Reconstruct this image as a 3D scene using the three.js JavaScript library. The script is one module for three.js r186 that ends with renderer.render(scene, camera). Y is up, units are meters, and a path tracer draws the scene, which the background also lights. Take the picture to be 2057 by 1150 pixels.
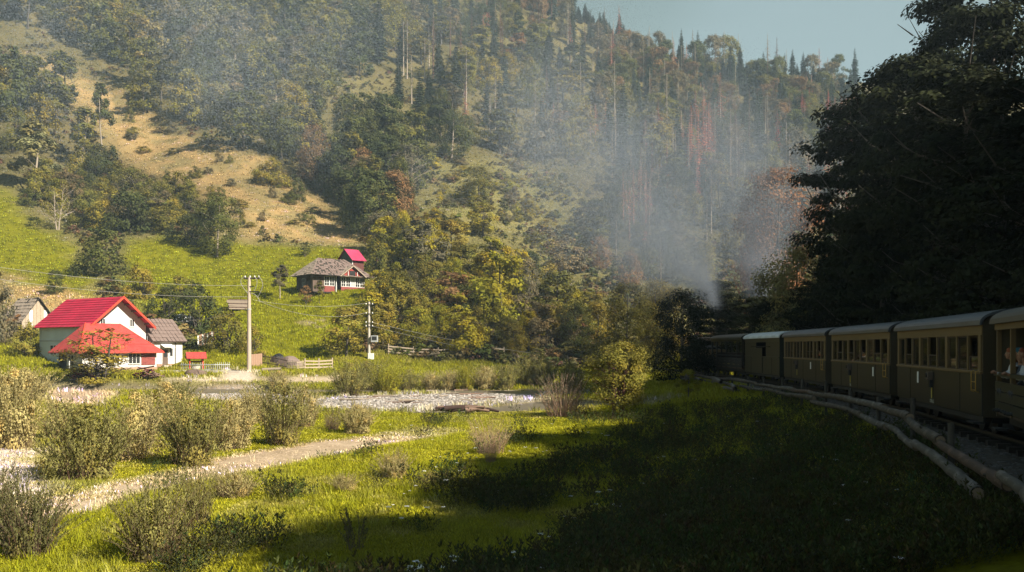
import * as THREE from 'three';
import { mergeGeometries, toCreasedNormals } from 'three/addons/utils/BufferGeometryUtils.js';
import { RoundedBoxGeometry } from 'three/addons/geometries/RoundedBoxGeometry.js';
import { MarchingCubes } from 'three/addons/objects/MarchingCubes.js';

// ------------------------------------------------------------ camera, sky, sun, exposure
const F = 1781, CX = 1028.5, HY = 697, EYE = 3.5;            // lens in pixels of the 2057 x 1150 photograph, horizon row, eye height
const scene = new THREE.Scene();
const camera = new THREE.PerspectiveCamera(2 * Math.atan(575 / F) * 180 / Math.PI, 2057 / 1150, 0.1, 3000);
camera.position.set(0, EYE, 0);
camera.setViewOffset(2057, 1150, 0, 575 - HY, 2057, 1150);   // shifted lens: upright poles stay upright
const renderer = new THREE.WebGLRenderer({ antialias: true });
renderer.toneMapping = THREE.LinearToneMapping;
renderer.toneMappingExposure = 2.6;
renderer.shadowMap.enabled = true;
const SUN = new THREE.Vector3(0.68, 0.62, 0.42).normalize();
const sun = new THREE.DirectionalLight(new THREE.Color(1, 0.90, 0.755), 5);
sun.name = 'sun';
sun.position.copy(SUN).multiplyScalar(300).add(new THREE.Vector3(0, 0, -120));
sun.target.position.set(0, 0, -120);
sun.castShadow = true;
Object.assign(sun.shadow.camera, { left: -300, right: 300, top: 300, bottom: -300, near: 1, far: 900 });
sun.shadow.mapSize.set(2048, 2048);
scene.add(sun, sun.target);
scene.fog = new THREE.FogExp2(new THREE.Color(0.62, 0.84, 1.0), 0.00033);

// ------------------------------------------------------------ random numbers and noise
function rng(s) { let a = (s * 2654435761) >>> 0; return () => { a = (a + 0x6d2b79f5) | 0; let t = Math.imul(a ^ (a >>> 15), 1 | a); t = (t + Math.imul(t ^ (t >>> 7), 61 | t)) ^ t; return ((t ^ (t >>> 14)) >>> 0) / 4294967296; }; }
const hash = (x, y, z) => { let h = Math.imul(x, 374761393) ^ Math.imul(y, 668265263) ^ Math.imul(z, 1274126177); h = Math.imul(h ^ (h >>> 13), 1274126177); return ((h ^ (h >>> 16)) >>> 0) / 4294967296; };
const lerp = (a, b, t) => a + (b - a) * t, clamp = (x, a, b) => Math.min(b, Math.max(a, x)), sstep = (a, b, x) => { const t = clamp((x - a) / (b - a), 0, 1); return t * t * (3 - 2 * t); };
function vnoise(x, y, z = 0) {
  const ix = Math.floor(x), iy = Math.floor(y), iz = Math.floor(z), f = (t) => t * t * (3 - 2 * t), u = f(x - ix), v = f(y - iy), w = f(z - iz);
  const n = (k) => lerp(lerp(hash(ix, iy, k), hash(ix + 1, iy, k), u), lerp(hash(ix, iy + 1, k), hash(ix + 1, iy + 1, k), u), v);
  return w > 0 ? lerp(n(iz), n(iz + 1), w) : n(iz);
}
const fbm = (x, y, o = 4, z = 0) => { let s = 0, a = 0.5, t = 0; for (let i = 0; i < o; i++) { s += a * vnoise(x, y, z + i * 7.3); t += a; a *= 0.5; x *= 2.03; y *= 2.03; } return s / t; };
const rnd = rng(11);

// ------------------------------------------------------------ sky
{
  const W = 1024, H = 512, data = new Float32Array(W * H * 4);
  for (let r = 0; r < H; r++) {
    const up = ((r + 0.5) / H - 0.5) * Math.PI, y = Math.sin(up);
    for (let c = 0; c < W; c++) {
      const a = ((c + 0.5) / W - 0.5) * 2 * Math.PI, x = Math.cos(a) * Math.cos(up), z = Math.sin(a) * Math.cos(up);
      const e = clamp(y, 0, 1), k = sstep(0.22, 0.8, e);
      const q = 1 / (e + 0.35), veil = sstep(0.46, 0.72, fbm(x * q * 1.6 + 3.1, z * q * 1.6 + 8.2, 5)) * 0.8 * sstep(0, 0.12, e);
      const glow = Math.pow(clamp(x * SUN.x + y * SUN.y + z * SUN.z, 0, 1), 6) * 0.07;
      const R = lerp(lerp(0.128, 0.022, k), 0.165, veil) + glow, G = lerp(lerp(0.172, 0.045, k), 0.215, veil) + glow * 0.9, B = lerp(lerp(0.166, 0.075, k), 0.23, veil) + glow * 0.75;
      data.set(y < 0 ? [0.06, 0.065, 0.05, 1] : [R * 0.78, G * 0.80, B * 0.80, 1], (r * W + c) * 4);
    }
  }
  const t = new THREE.DataTexture(data, W, H, THREE.RGBAFormat, THREE.FloatType);
  t.mapping = THREE.EquirectangularReflectionMapping; t.magFilter = t.minFilter = THREE.LinearFilter; t.needsUpdate = true;
  scene.background = t; scene.environment = t;
}

// ------------------------------------------------------------ naming
const counts = new Map();
function numbered(n) { const k = counts.get(n) ?? 0; counts.set(n, k + 1); return k ? n + '_' + String(k).padStart(3, '0') : n; }
function tag(o, label, category, group) { if (label) o.userData.label = label; if (category) o.userData.category = category; if (group) o.userData.group = group; return o; }
function thing(name, label, category, pos, turn = 0, group) { const o = new THREE.Group(); o.name = numbered(name); o.position.copy(pos); o.rotation.y = turn; tag(o, label, category, group); scene.add(o); return o; }
function part(name, geo, mat, parent, label) { const m = new THREE.Mesh(geo, mat); m.name = name; if (label) m.userData.label = label; parent.add(m); return m; }
function single(name, geo, mat, label, category, group) { const m = new THREE.Mesh(geo, mat); m.name = numbered(name); tag(m, label, category, group); scene.add(m); return m; }
function kindOf(m, k) { m.userData.kind = k; return m; }
function structure(name, geo, mat) { const m = new THREE.Mesh(geo, mat); m.name = numbered(name); m.userData.kind = 'structure'; scene.add(m); return m; }

// ------------------------------------------------------------ geometry builder
class GB {
  constructor() { this.p = []; this.n = []; this.c = []; this.u = []; this.i = []; }
  v(x, y, z, nx, ny, nz, c) { this.p.push(x, y, z); this.n.push(nx, ny, nz); this.c.push(c[0], c[1], c[2]); return this.p.length / 3 - 1; }
  tri(a, b, c) { this.i.push(a, b, c); }
  // a pointed leaf: base point, axis (length), side (half width), normal for the shading
  leaf(b, ax, sd, n, c) {
    const m = [b[0] + ax[0] * 0.45, b[1] + ax[1] * 0.45, b[2] + ax[2] * 0.45], k = this.p.length / 3;
    this.v(b[0], b[1], b[2], n[0], n[1], n[2], c); this.v(m[0] + sd[0], m[1] + sd[1], m[2] + sd[2], n[0], n[1], n[2], c);
    this.v(b[0] + ax[0], b[1] + ax[1], b[2] + ax[2], n[0], n[1], n[2], c); this.v(m[0] - sd[0], m[1] - sd[1], m[2] - sd[2], n[0], n[1], n[2], c);
    this.tri(k, k + 2, k + 1); this.tri(k, k + 3, k + 2);
  }
  tube(pts, rad, sides, c) {   // pts: Vector3[], rad(i): radius
    const ref = Math.abs(pts[pts.length - 1].y - pts[0].y) > 0.8 * pts[pts.length - 1].distanceTo(pts[0]) ? new THREE.Vector3(1, 0, 0.2).normalize() : new THREE.Vector3(0, 1, 0), t = new THREE.Vector3(), a = new THREE.Vector3(), b = new THREE.Vector3(), k0 = this.p.length / 3;
    for (let i = 0; i < pts.length; i++) {
      t.subVectors(pts[Math.min(i + 1, pts.length - 1)], pts[Math.max(i - 1, 0)]).normalize(); a.crossVectors(t, ref).normalize(); b.crossVectors(t, a);
      const r = rad(i, pts.length);
      for (let s = 0; s < sides; s++) { const w = s / sides * Math.PI * 2, cx = Math.cos(w), sx = Math.sin(w), nx = a.x * cx + b.x * sx, ny = a.y * cx + b.y * sx, nz = a.z * cx + b.z * sx; this.v(pts[i].x + nx * r, pts[i].y + ny * r, pts[i].z + nz * r, nx, ny, nz, c); }
    }
    for (let i = 0; i < pts.length - 1; i++) for (let s = 0; s < sides; s++) { const q = k0 + i * sides + s, q2 = k0 + i * sides + (s + 1) % sides; this.tri(q, q2, q + sides); this.tri(q2, q2 + sides, q + sides); }
  }
  build() {
    const g = new THREE.BufferGeometry();
    g.setAttribute('position', new THREE.Float32BufferAttribute(this.p, 3)); g.setAttribute('normal', new THREE.Float32BufferAttribute(this.n, 3)); g.setAttribute('color', new THREE.Float32BufferAttribute(this.c, 3));
    g.setIndex(this.i); return g;
  }
}
const V = (x, y, z) => new THREE.Vector3(x, y, z);
function rdir(r) { const y = r() * 2 - 1, a = r() * Math.PI * 2, q = Math.sqrt(1 - y * y); return [Math.cos(a) * q, y, Math.sin(a) * q]; }
const nrm = (v) => { const l = Math.hypot(v[0], v[1], v[2]) || 1; return [v[0] / l, v[1] / l, v[2] / l]; };
const crs = (a, b) => [a[1] * b[2] - a[2] * b[1], a[2] * b[0] - a[0] * b[2], a[0] * b[1] - a[1] * b[0]];
const BX = (w, h, d, x = 0, y = 0, z = 0) => new THREE.BoxGeometry(w, h, d).translate(x, y, z);
const RB = (w, h, d, x = 0, y = 0, z = 0, r = 0.02) => new RoundedBoxGeometry(w, h, d, 2, Math.min(r, w / 2.1, h / 2.1, d / 2.1)).translate(x, y, z);
const CY = (r0, r1, h, x = 0, y = 0, z = 0, n = 10) => new THREE.CylinderGeometry(r0, r1, h, n).translate(x, y, z);
const merge = (a) => mergeGeometries(a.map((g) => { const q = g.index ? g.toNonIndexed() : g; for (const k of Object.keys(q.attributes)) if (!['position', 'normal', 'uv'].includes(k)) q.deleteAttribute(k); return q; }));
function poly(pts, faces) {   // a solid from corner points and faces (lists of corner numbers, counter-clockwise seen from outside)
  const p = [], u = [];
  for (const f of faces) {
    const A = V(...pts[f[0]]), e = V(...pts[f[1]]).sub(A).normalize(), n = e.clone().cross(V(...pts[f[2]]).sub(A)).normalize(), w = n.clone().cross(e);
    for (let i = 1; i < f.length - 1; i++) for (const k of [f[0], f[i], f[i + 1]]) { p.push(...pts[k]); const q = V(...pts[k]).sub(A); u.push(q.dot(e), q.dot(w)); }
  }
  const g = new THREE.BufferGeometry(); g.setAttribute('position', new THREE.Float32BufferAttribute(p, 3)); g.setAttribute('uv', new THREE.Float32BufferAttribute(u, 2)); g.computeVertexNormals(); return g;
}

// ------------------------------------------------------------ procedural textures
function noiseTex(size, fn, srgb = false) {
  const d = new Uint8Array(size * size * 4);
  for (let y = 0; y < size; y++) for (let x = 0; x < size; x++) { const v = fn(x / size, y / size); const a = Array.isArray(v) ? v : [v, v, v]; for (let c = 0; c < 3; c++) d[(y * size + x) * 4 + c] = clamp(a[c], 0, 1) * 255; d[(y * size + x) * 4 + 3] = 255; }
  const t = new THREE.DataTexture(d, size, size); t.wrapS = t.wrapT = THREE.RepeatWrapping; t.magFilter = THREE.LinearFilter; t.minFilter = THREE.LinearMipmapLinearFilter; t.generateMipmaps = true; if (srgb) t.colorSpace = THREE.SRGBColorSpace; t.needsUpdate = true; return t;
}
const tile = (f) => (u, v) => { const a = f(u, v), b = f(u - 1, v), c = f(u, v - 1), d = f(u - 1, v - 1); return lerp(lerp(a, b, u), lerp(c, d, u), v); };   // blends a noise into one that repeats
const T = {
  mottle: noiseTex(256, (u, v) => { const k = tile((x, y) => fbm(x * 9, y * 9, 5))(u, v); return 0.55 + 0.9 * (k - 0.5) + 0.25; }),
  plank: noiseTex(256, (u, v) => { const b = Math.floor(u * 8), e = Math.abs((u * 8) % 1 - 0.5) * 2; return (0.72 + 0.28 * hash(b, 3, 1)) * (0.75 + 0.4 * tile((x, y) => fbm(x * 60, y * 5, 3))(u, v)) * (e > 0.93 ? 0.35 : 1); }),
  bark: noiseTex(256, (u, v) => 0.4 + 0.75 * tile((x, y) => fbm(x * 6, y * 30, 4))(u, v)),
  worn: noiseTex(256, (u, v) => { const k = tile((x, y) => fbm(x * 5, y * 7, 5))(u, v), s = tile((x, y) => fbm(x * 40, y * 3, 3, 4))(u, v); return 0.6 + 0.5 * k + 0.25 * (s - 0.5); }),
  logs: noiseTex(256, (u, v) => { const p = sstep(0.5, 0.66, tile((x, y) => fbm(x * 9, y * 5, 4))(u, v)), g = tile((x, y) => fbm(x * 8, y * 34, 3, 5))(u, v), q = lerp(0.22 + 0.4 * g, 0.75 + 0.3 * g, p); return [q, q * 0.97, q * lerp(0.9, 0.98, p)]; }),
  roof: noiseTex(256, (u, v) => { const k = tile((x, y) => fbm(x * 4, y * 4, 5))(u, v), s = tile((x, y) => fbm(x * 34, y * 2.2, 3, 4))(u, v), q = 0.42 + 0.62 * k + 0.5 * (s - 0.5), m = sstep(0.6, 0.75, tile((x, y) => fbm(x * 9, y * 6, 4, 8))(u, v)); return [q * (1 - 0.25 * m), q * (1 + 0.5 * m), q * (1 + 0.1 * m)]; }),
  ground: noiseTex(512, (u, v) => 0.35 + 0.6 * tile((x, y) => fbm(x * 24, y * 24, 4))(u, v) + 0.5 * (tile((x, y) => fbm(x * 90, y * 90, 2, 3))(u, v) - 0.5) + 0.06),
};
const std = (r, g, b, o = {}) => new THREE.MeshStandardMaterial({ color: new THREE.Color().setRGB(r, g, b), roughness: 0.85, side: THREE.DoubleSide, ...o });
function rep(t, x, y) { const c = t.clone(); c.repeat.set(x, y); c.needsUpdate = true; return c; }
const M = {
  whiteWall: std(0.66, 0.64, 0.60, { map: rep(T.worn, 0.2, 0.2), bumpMap: T.mottle, bumpScale: 0.004 }), blueWall: std(0.55, 0.62, 0.64, { map: rep(T.worn, 0.3, 0.3) }),
  crimson: std(0.60, 0.012, 0.058, { roughness: 0.5, map: rep(T.roof, 0.18, 0.18) }), redRoof: std(0.52, 0.06, 0.05, { roughness: 0.55, map: rep(T.roof, 0.22, 0.22) }), redTrim: std(0.55, 0.05, 0.02, { roughness: 0.6 }),
  pinkRoof: std(0.56, 0.05, 0.13, { roughness: 0.5, map: rep(T.roof, 0.3, 0.3) }), redBoard: std(0.36, 0.055, 0.04, { map: T.plank }), redPaint: std(0.27, 0.065, 0.055, { map: T.worn }),
  shingle: std(0.20, 0.145, 0.125, { map: rep(T.bark, 1, 1) }), shinglePale: std(0.40, 0.32, 0.25, { map: rep(T.bark, 1, 1) }), oldWood: std(0.17, 0.115, 0.085, { map: rep(T.plank, 0.6, 0.6) }), darkWood: std(0.05, 0.04, 0.03, { map: rep(T.plank, 0.6, 0.6) }),
  towerWood: std(0.17, 0.055, 0.045, { map: rep(T.plank, 0.5, 0.5) }), towerDark: std(0.06, 0.075, 0.06, { map: rep(T.plank, 0.5, 0.5) }), paleWood: std(0.46, 0.37, 0.27, { map: T.bark }), pinkWood: std(0.45, 0.28, 0.19, { map: T.plank }),
  whitePaint: std(0.72, 0.72, 0.68), greyPaint: std(0.35, 0.37, 0.37), concrete: std(0.50, 0.45, 0.38, { map: rep(T.worn, 0.3, 0.3), bumpMap: T.mottle, bumpScale: 0.006 }), poleConcrete: std(0.46, 0.38, 0.30, { map: rep(T.worn, 1, 2) }), paleConcrete: std(0.62, 0.56, 0.48, { map: rep(T.mottle, 0.2, 0.2) }),
  dark: std(0.012, 0.013, 0.013), glass: new THREE.MeshPhysicalMaterial({ color: 0xffffff, transmission: 1, thickness: 0, roughness: 0.03, ior: 1.9, side: THREE.DoubleSide }), blackIron: std(0.02, 0.021, 0.022, { roughness: 0.45, metalness: 0.4 }), wire: std(0.28, 0.27, 0.25, { roughness: 0.5 }),
  bark: std(0.12, 0.10, 0.08, { map: T.bark, bumpMap: T.bark, bumpScale: 0.02 }), barkPale: std(0.48, 0.40, 0.31, { map: T.bark }), barkRust: std(0.5, 0.22, 0.14, { map: T.bark }), barkRed: std(0.17, 0.075, 0.05, { map: T.bark, bumpMap: T.bark, bumpScale: 0.02 }), log: std(0.115, 0.095, 0.072, { map: rep(T.logs, 0.6, 1), bumpMap: rep(T.logs, 0.6, 1), bumpScale: 0.015 }), logRed: std(0.13, 0.082, 0.058, { map: rep(T.logs, 0.6, 1), bumpMap: rep(T.logs, 0.6, 1), bumpScale: 0.015 }), logGrey: std(0.16, 0.148, 0.13, { map: rep(T.logs, 0.6, 1), bumpMap: rep(T.logs, 0.6, 1), bumpScale: 0.015 }),
  drift: std(0.33, 0.21, 0.15, { map: T.bark }), driftDark: std(0.07, 0.035, 0.025, { map: T.bark }), cut: std(0.2, 0.15, 0.10),
};
const leafMat = (r, g, b, tr = 0.35) => new THREE.MeshPhysicalMaterial({ color: new THREE.Color().setRGB(r * 1.12, g * 1.13, b * 0.92), vertexColors: true, roughness: 0.9, transmission: tr, thickness: 0, side: THREE.DoubleSide, specularIntensity: 0.12 });
const L = {
  deep: leafMat(0.060, 0.075, 0.030), mid: leafMat(0.105, 0.115, 0.034), olive: leafMat(0.18, 0.174, 0.042), lime: leafMat(0.255, 0.245, 0.028), yellow: leafMat(0.22, 0.195, 0.05), pale: leafMat(0.21, 0.205, 0.115), grey: leafMat(0.135, 0.125, 0.095),
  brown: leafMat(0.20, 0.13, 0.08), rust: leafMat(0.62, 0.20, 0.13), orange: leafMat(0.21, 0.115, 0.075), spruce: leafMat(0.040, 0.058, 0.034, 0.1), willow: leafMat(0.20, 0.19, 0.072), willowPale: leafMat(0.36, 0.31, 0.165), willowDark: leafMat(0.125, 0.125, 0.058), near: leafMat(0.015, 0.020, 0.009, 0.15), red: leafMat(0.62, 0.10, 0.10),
};

// ------------------------------------------------------------ the railway line (x, depth), its signed distance s (+ = right of it)
const TRACK = [[-40, -42], [-27, -33], [-14, -22], [-7, -14], [-0.5, -6.2], [4.3, 1.2], [8.8, 10.0], [12.1, 19.8], [14.3, 30.6], [15.6, 40.6], [16.5, 50.6], [16.9, 60.6], [16.8, 70.6], [16.2, 81], [15, 92], [13, 104]];
const railY = 1.3, bedY = 1.05;
function track(x, d) {
  let best = 1e9, s = 0, at = 0, acc = 0;
  for (let i = 0; i < TRACK.length - 1; i++) {
    const [ax, ad] = TRACK[i], [bx, bd] = TRACK[i + 1], ux = bx - ax, ud = bd - ad, l = Math.hypot(ux, ud), t = clamp(((x - ax) * ux + (d - ad) * ud) / (l * l), 0, 1), qx = ax + ux * t - x, qd = ad + ud * t - d, r = Math.hypot(qx, qd);
    if (r < best) { best = r; s = ((x - ax) * ud - (d - ad) * ux) >= 0 ? r : -r; at = acc + l * t; }
    acc += l;
  }
  return [s, at];
}
function onTrack(at, s) {   // point at a distance along the line and off it; heading h (0 = straight ahead)
  for (let i = 0; i < TRACK.length - 1; i++) {
    const [ax, ad] = TRACK[i], [bx, bd] = TRACK[i + 1], l = Math.hypot(bx - ax, bd - ad);
    if (at <= l || i === TRACK.length - 2) { const ux = (bx - ax) / l, ud = (bd - ad) / l; return { x: ax + ux * at + ud * s, d: ad + ud * at - ux * s, h: Math.atan2(ux, ud) }; }
    at -= l;
  }
}

// ------------------------------------------------------------ the shape of the land
const py = (d, row) => [d, EYE + (HY - row) / F * d];        // height that shows at that row of the photograph at that depth
const COLS = [
  [-700, [[0, 0], [44, 0], [60, 0.3], [74, 0.4], [84, 1.2], py(120, 600), py(160, 480), py(230, 320), py(330, 60), py(420, -120), py(520, -200), [620, 200]]],
  [0, [[0, 0], [44, 0], [60, 0.2], [74, 0.3], [82, 1.2], py(104, 668), py(130, 575), py(160, 475), py(185, 385), py(215, 300), py(270, 160), py(330, 20), py(400, -110), py(480, -180), [620, 190]]],
  [250, [[0, 0], [44, 0], [60, 0], [74, 0.1], [81, 1.0], [94, 1.25], py(108, 650), py(125, 590), py(165, 480), py(200, 400), py(240, 285), py(290, 165), py(350, 40), py(430, -90), py(500, -150), [620, 190]]],
  [500, [[0, 0], [44, 0], [60, -0.1], [76, 0.0], [82, 1.0], [89, 1.15], py(100, 700), py(122, 600), py(165, 485), py(195, 405), py(220, 335), py(275, 205), py(330, 90), py(400, -40), py(480, -140), [620, 190]]],
  [700, [[0, 0], [44, 0], [60, -0.1], [78, 0.0], [85, 1.0], [92, 1.3], py(102, 695), py(125, 591), py(162, 500), py(190, 455), py(220, 380), py(260, 300), py(310, 200), py(370, 85), py(440, -35), py(510, -110), [620, 200]]],
  [900, [[0, 0], [44, 0], [60, 0], [76, 0.1], [84, 0.8], [97, 1.4], py(108, 695), py(135, 600), py(170, 500), py(205, 420), py(250, 330), py(310, 220), py(380, 110), py(460, -10), py(510, -60), [620, 190]]],
  [1100, [[0, 0], [44, 0], [60, 0], [78, 0.1], [88, 0.7], [102, 1.4], py(115, 690), py(145, 600), py(190, 500), py(235, 400), py(290, 300), py(350, 205), py(430, 90), py(500, 16), [560, 180], [640, 150]]],
  [1300, [[0, 0], [44, 0], [62, 0.1], [80, 0.3], [92, 0.9], [106, 2.0], py(135, 640), py(170, 560), py(225, 450), py(290, 350), py(360, 255), py(430, 170), py(490, 112), [550, 150], [640, 110]]],
  [1500, [[0, 0], [44, 0], [62, 0.3], [85, 0.8], [110, 3.0], py(150, 620), py(200, 520), py(270, 400), py(340, 300), py(410, 215), py(475, 148), [540, 135], [640, 90]]],
  [1720, [[0, 0], [44, 0], [62, 0.5], [85, 1.2], [110, 4.0], py(160, 600), py(240, 450), py(340, 300), py(460, 172), [530, 120], [640, 80]]],
  [2700, [[0, 0], [44, 0], [62, 1], [85, 4], [110, 10], [160, 30], [240, 68], [340, 110], [460, 140], [530, 120], [640, 80]]],
];
function colY(list, d) {   // smooth curve through the points of one column
  let i = 1; while (i < list.length - 1 && list[i][0] < d) i++;
  const [a, ya] = list[i - 1], [b, yb] = list[i], t = clamp((d - a) / (b - a), 0, 1.5), sl = (k) => k <= 0 || k >= list.length - 1 ? 0 : (list[k + 1][1] - list[k - 1][1]) / (list[k + 1][0] - list[k - 1][0]);
  const m0 = sl(i - 1) * (b - a), m1 = sl(i) * (b - a), t2 = t * t, t3 = t2 * t;
  return (2 * t3 - 3 * t2 + 1) * ya + (t3 - 2 * t2 + t) * m0 + (-2 * t3 + 3 * t2) * yb + (t3 - t2) * m1;
}
const CHAN = [[[1190, 55], [1130, 53.3], [1065, 51.5], [960, 49.8], [870, 48], [815, 46.6]].map(([p, d]) => [(p - CX) / F * d, d]), [[1200, 67], [1150, 68], [1090, 69.5], [1000, 71], [850, 71.5], [700, 71], [500, 73], [250, 75], [-100, 77], [-500, 80]].map(([p, d]) => [(p - CX) / F * d, d])];
function lineDist(L, x, d) { let best = 1e9, at = 0; for (let i = 0; i < L.length - 1; i++) { const ux = L[i + 1][0] - L[i][0], ud = L[i + 1][1] - L[i][1], t = clamp(((x - L[i][0]) * ux + (d - L[i][1]) * ud) / (ux * ux + ud * ud), 0, 1), r = Math.hypot(L[i][0] + ux * t - x, L[i][1] + ud * t - d); if (r < best) { best = r; at = (i + t) / (L.length - 1); } } return [best, at]; }
function land(x, d) {
  const D = Math.max(d, 1), p = clamp(CX + F * x / D, -700, 2700);
  let i = 1; while (i < COLS.length - 1 && COLS[i][0] < p) i++;
  const t = (p - COLS[i - 1][0]) / (COLS[i][0] - COLS[i - 1][0]);
  let y = lerp(colY(COLS[i - 1][1], D), colY(COLS[i][1], D), t * t * (3 - 2 * t));
  const far = sstep(95, 200, D);
  y += (fbm(x / 24 + 5, d / 24 + 9, 3) - 0.5) * 7 * far + (fbm(x / 5 + 15, d / 5, 3) - 0.5) * (0.28 + 0.9 * far) + (fbm(x / 1.1, d / 1.1 + 40, 2) - 0.5) * 0.07;
  if (d > 25 && d < 90) {
    const [a, at] = lineDist(CHAN[0], x, d), [b] = lineDist(CHAN[1], x, d);
    y -= 0.75 * (1 - sstep(0.8, 1.25, a / lerp(4.6, 0.4, at))) + 0.8 * (1 - sstep(1.6, 4.2, b));
    if (d > 44 && d < 74) y = lerp(y, Math.min(y, -0.14 + 0.1 * fbm(x / 3, d / 3, 2)), 0.6 * sstep(44, 50, d));
  }
  if (d < 130) {
    const [s] = track(x, d), a = -s, w = 1 - sstep(88, 118, d);
    if (s <= 0) y = lerp(y, bedY + 0.05 * (fbm(x * 1.5, d * 1.5, 2) - 0.5) - 0.55 * sstep(2.2, 5, a), (1 - sstep(3.4, 10.5, a)) * w);
    else y = lerp(y, bedY + Math.max(0, s - 2.6) * 0.5 * (1 - 0.3 * sstep(20, 60, s)) + (fbm(x / 4, d / 4, 3) - 0.5) * 0.8 * sstep(2.6, 6, s), Math.max(w, 0) * (1 - sstep(90, 160, s) * 0.4));
  }
  return y;
}
function hit(px, row, near = 9) {   // where the sight line through that pixel meets the land
  let d = near, last = near;
  while (d < 700) { const x = (px - CX) / F * d; if (land(x, d) > EYE + (HY - row) / F * d) { let a = last, b = d; for (let k = 0; k < 12; k++) { const m = (a + b) / 2; land((px - CX) / F * m, m) > EYE + (HY - row) / F * m ? b = m : a = m; } return { x: (px - CX) / F * b, d: b }; } last = d; d *= 1.012; }
  return { x: (px - CX) / F * 480, d: 480 };
}
const at = (px, row, d) => V((px - CX) / F * d, EYE + (HY - row) / F * d, -d);
const onLand = (x, d, up = 0) => V(x, land(x, d) + up, -d);
const zone = (pts) => pts.map(([a, b]) => { const h = hit(a, b); return [h.x, h.d]; });
function inZone(z, x, d, soft) {   // 1 inside, 0 outside, soft at the rim
  let c = false, best = 1e9;
  for (let i = 0, j = z.length - 1; i < z.length; j = i++) {
    const [xi, di] = z[i], [xj, dj] = z[j];
    if ((di > d) !== (dj > d) && x < (xj - xi) * (d - di) / (dj - di) + xi) c = !c;
    const ux = xj - xi, ud = dj - di, t = clamp(((x - xi) * ux + (d - di) * ud) / (ux * ux + ud * ud || 1), 0, 1); best = Math.min(best, Math.hypot(xi + ux * t - x, di + ud * t - d));
  }
  return sstep(-soft, soft, c ? best : -best);
}
const Z = {
  tan: zone([[50, 105], [120, 125], [250, 190], [330, 262], [440, 296], [560, 345], [640, 412], [705, 470], [690, 497], [640, 488], [480, 487], [465, 440], [380, 392], [270, 345], [190, 255], [130, 195]]),
  tan2: zone([[0, 545], [200, 575], [225, 605], [110, 640], [0, 628]]), meadow: zone([[478, 487], [705, 500], [770, 600], [700, 700], [640, 742], [520, 742], [420, 690], [300, 640], [240, 570], [260, 482]]), meadow2: zone([[-80, 350], [0, 372], [70, 440], [140, 482], [185, 560], [190, 600], [0, 545], [-80, 540]]),
  scrub: zone([[850, 330], [960, 320], [1080, 330], [1180, 430], [1230, 560], [1150, 540], [1020, 470], [900, 480], [830, 430]]), scrub2: zone([[640, 130], [780, 160], [860, 300], [800, 290], [690, 210]]),
  bar: zone([[560, 806], [700, 797], [860, 792], [1075, 786], [1100, 800], [1066, 809], [830, 829], [720, 828], [600, 822]]), bar2: zone([[340, 778], [480, 774], [600, 790], [620, 820], [470, 815], [340, 800]]), earth: zone([[80, 788], [150, 772], [225, 790], [195, 822], [110, 818]]), left: zone([[-60, 880], [60, 905], [110, 950], [60, 1000], [-60, 990]]),
  bank: zone([[945, 702], [975, 680], [1010, 704], [990, 722], [950, 720]]), bank2: zone([[1060, 700], [1140, 690], [1160, 712], [1130, 722], [1080, 718]]), bank3: zone([[590, 650], [640, 640], [680, 646], [640, 660]]), yard: zone([[455, 742], [500, 747], [520, 766], [470, 767], [400, 766], [330, 766], [330, 761], [445, 760]]), path: zone([[520, 760], [700, 752], [690, 766], [560, 772]]),
};
const ROAD = [[-160, 1090], [0, 1040], [150, 1005], [300, 975], [420, 950], [530, 923], [640, 905], [760, 885], [860, 868]].map(([a, b]) => { const h = hit(a, b); return [h.x, h.d]; });
const mixc = (a, b, t) => [lerp(a[0], b[0], t), lerp(a[1], b[1], t), lerp(a[2], b[2], t)];
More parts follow.
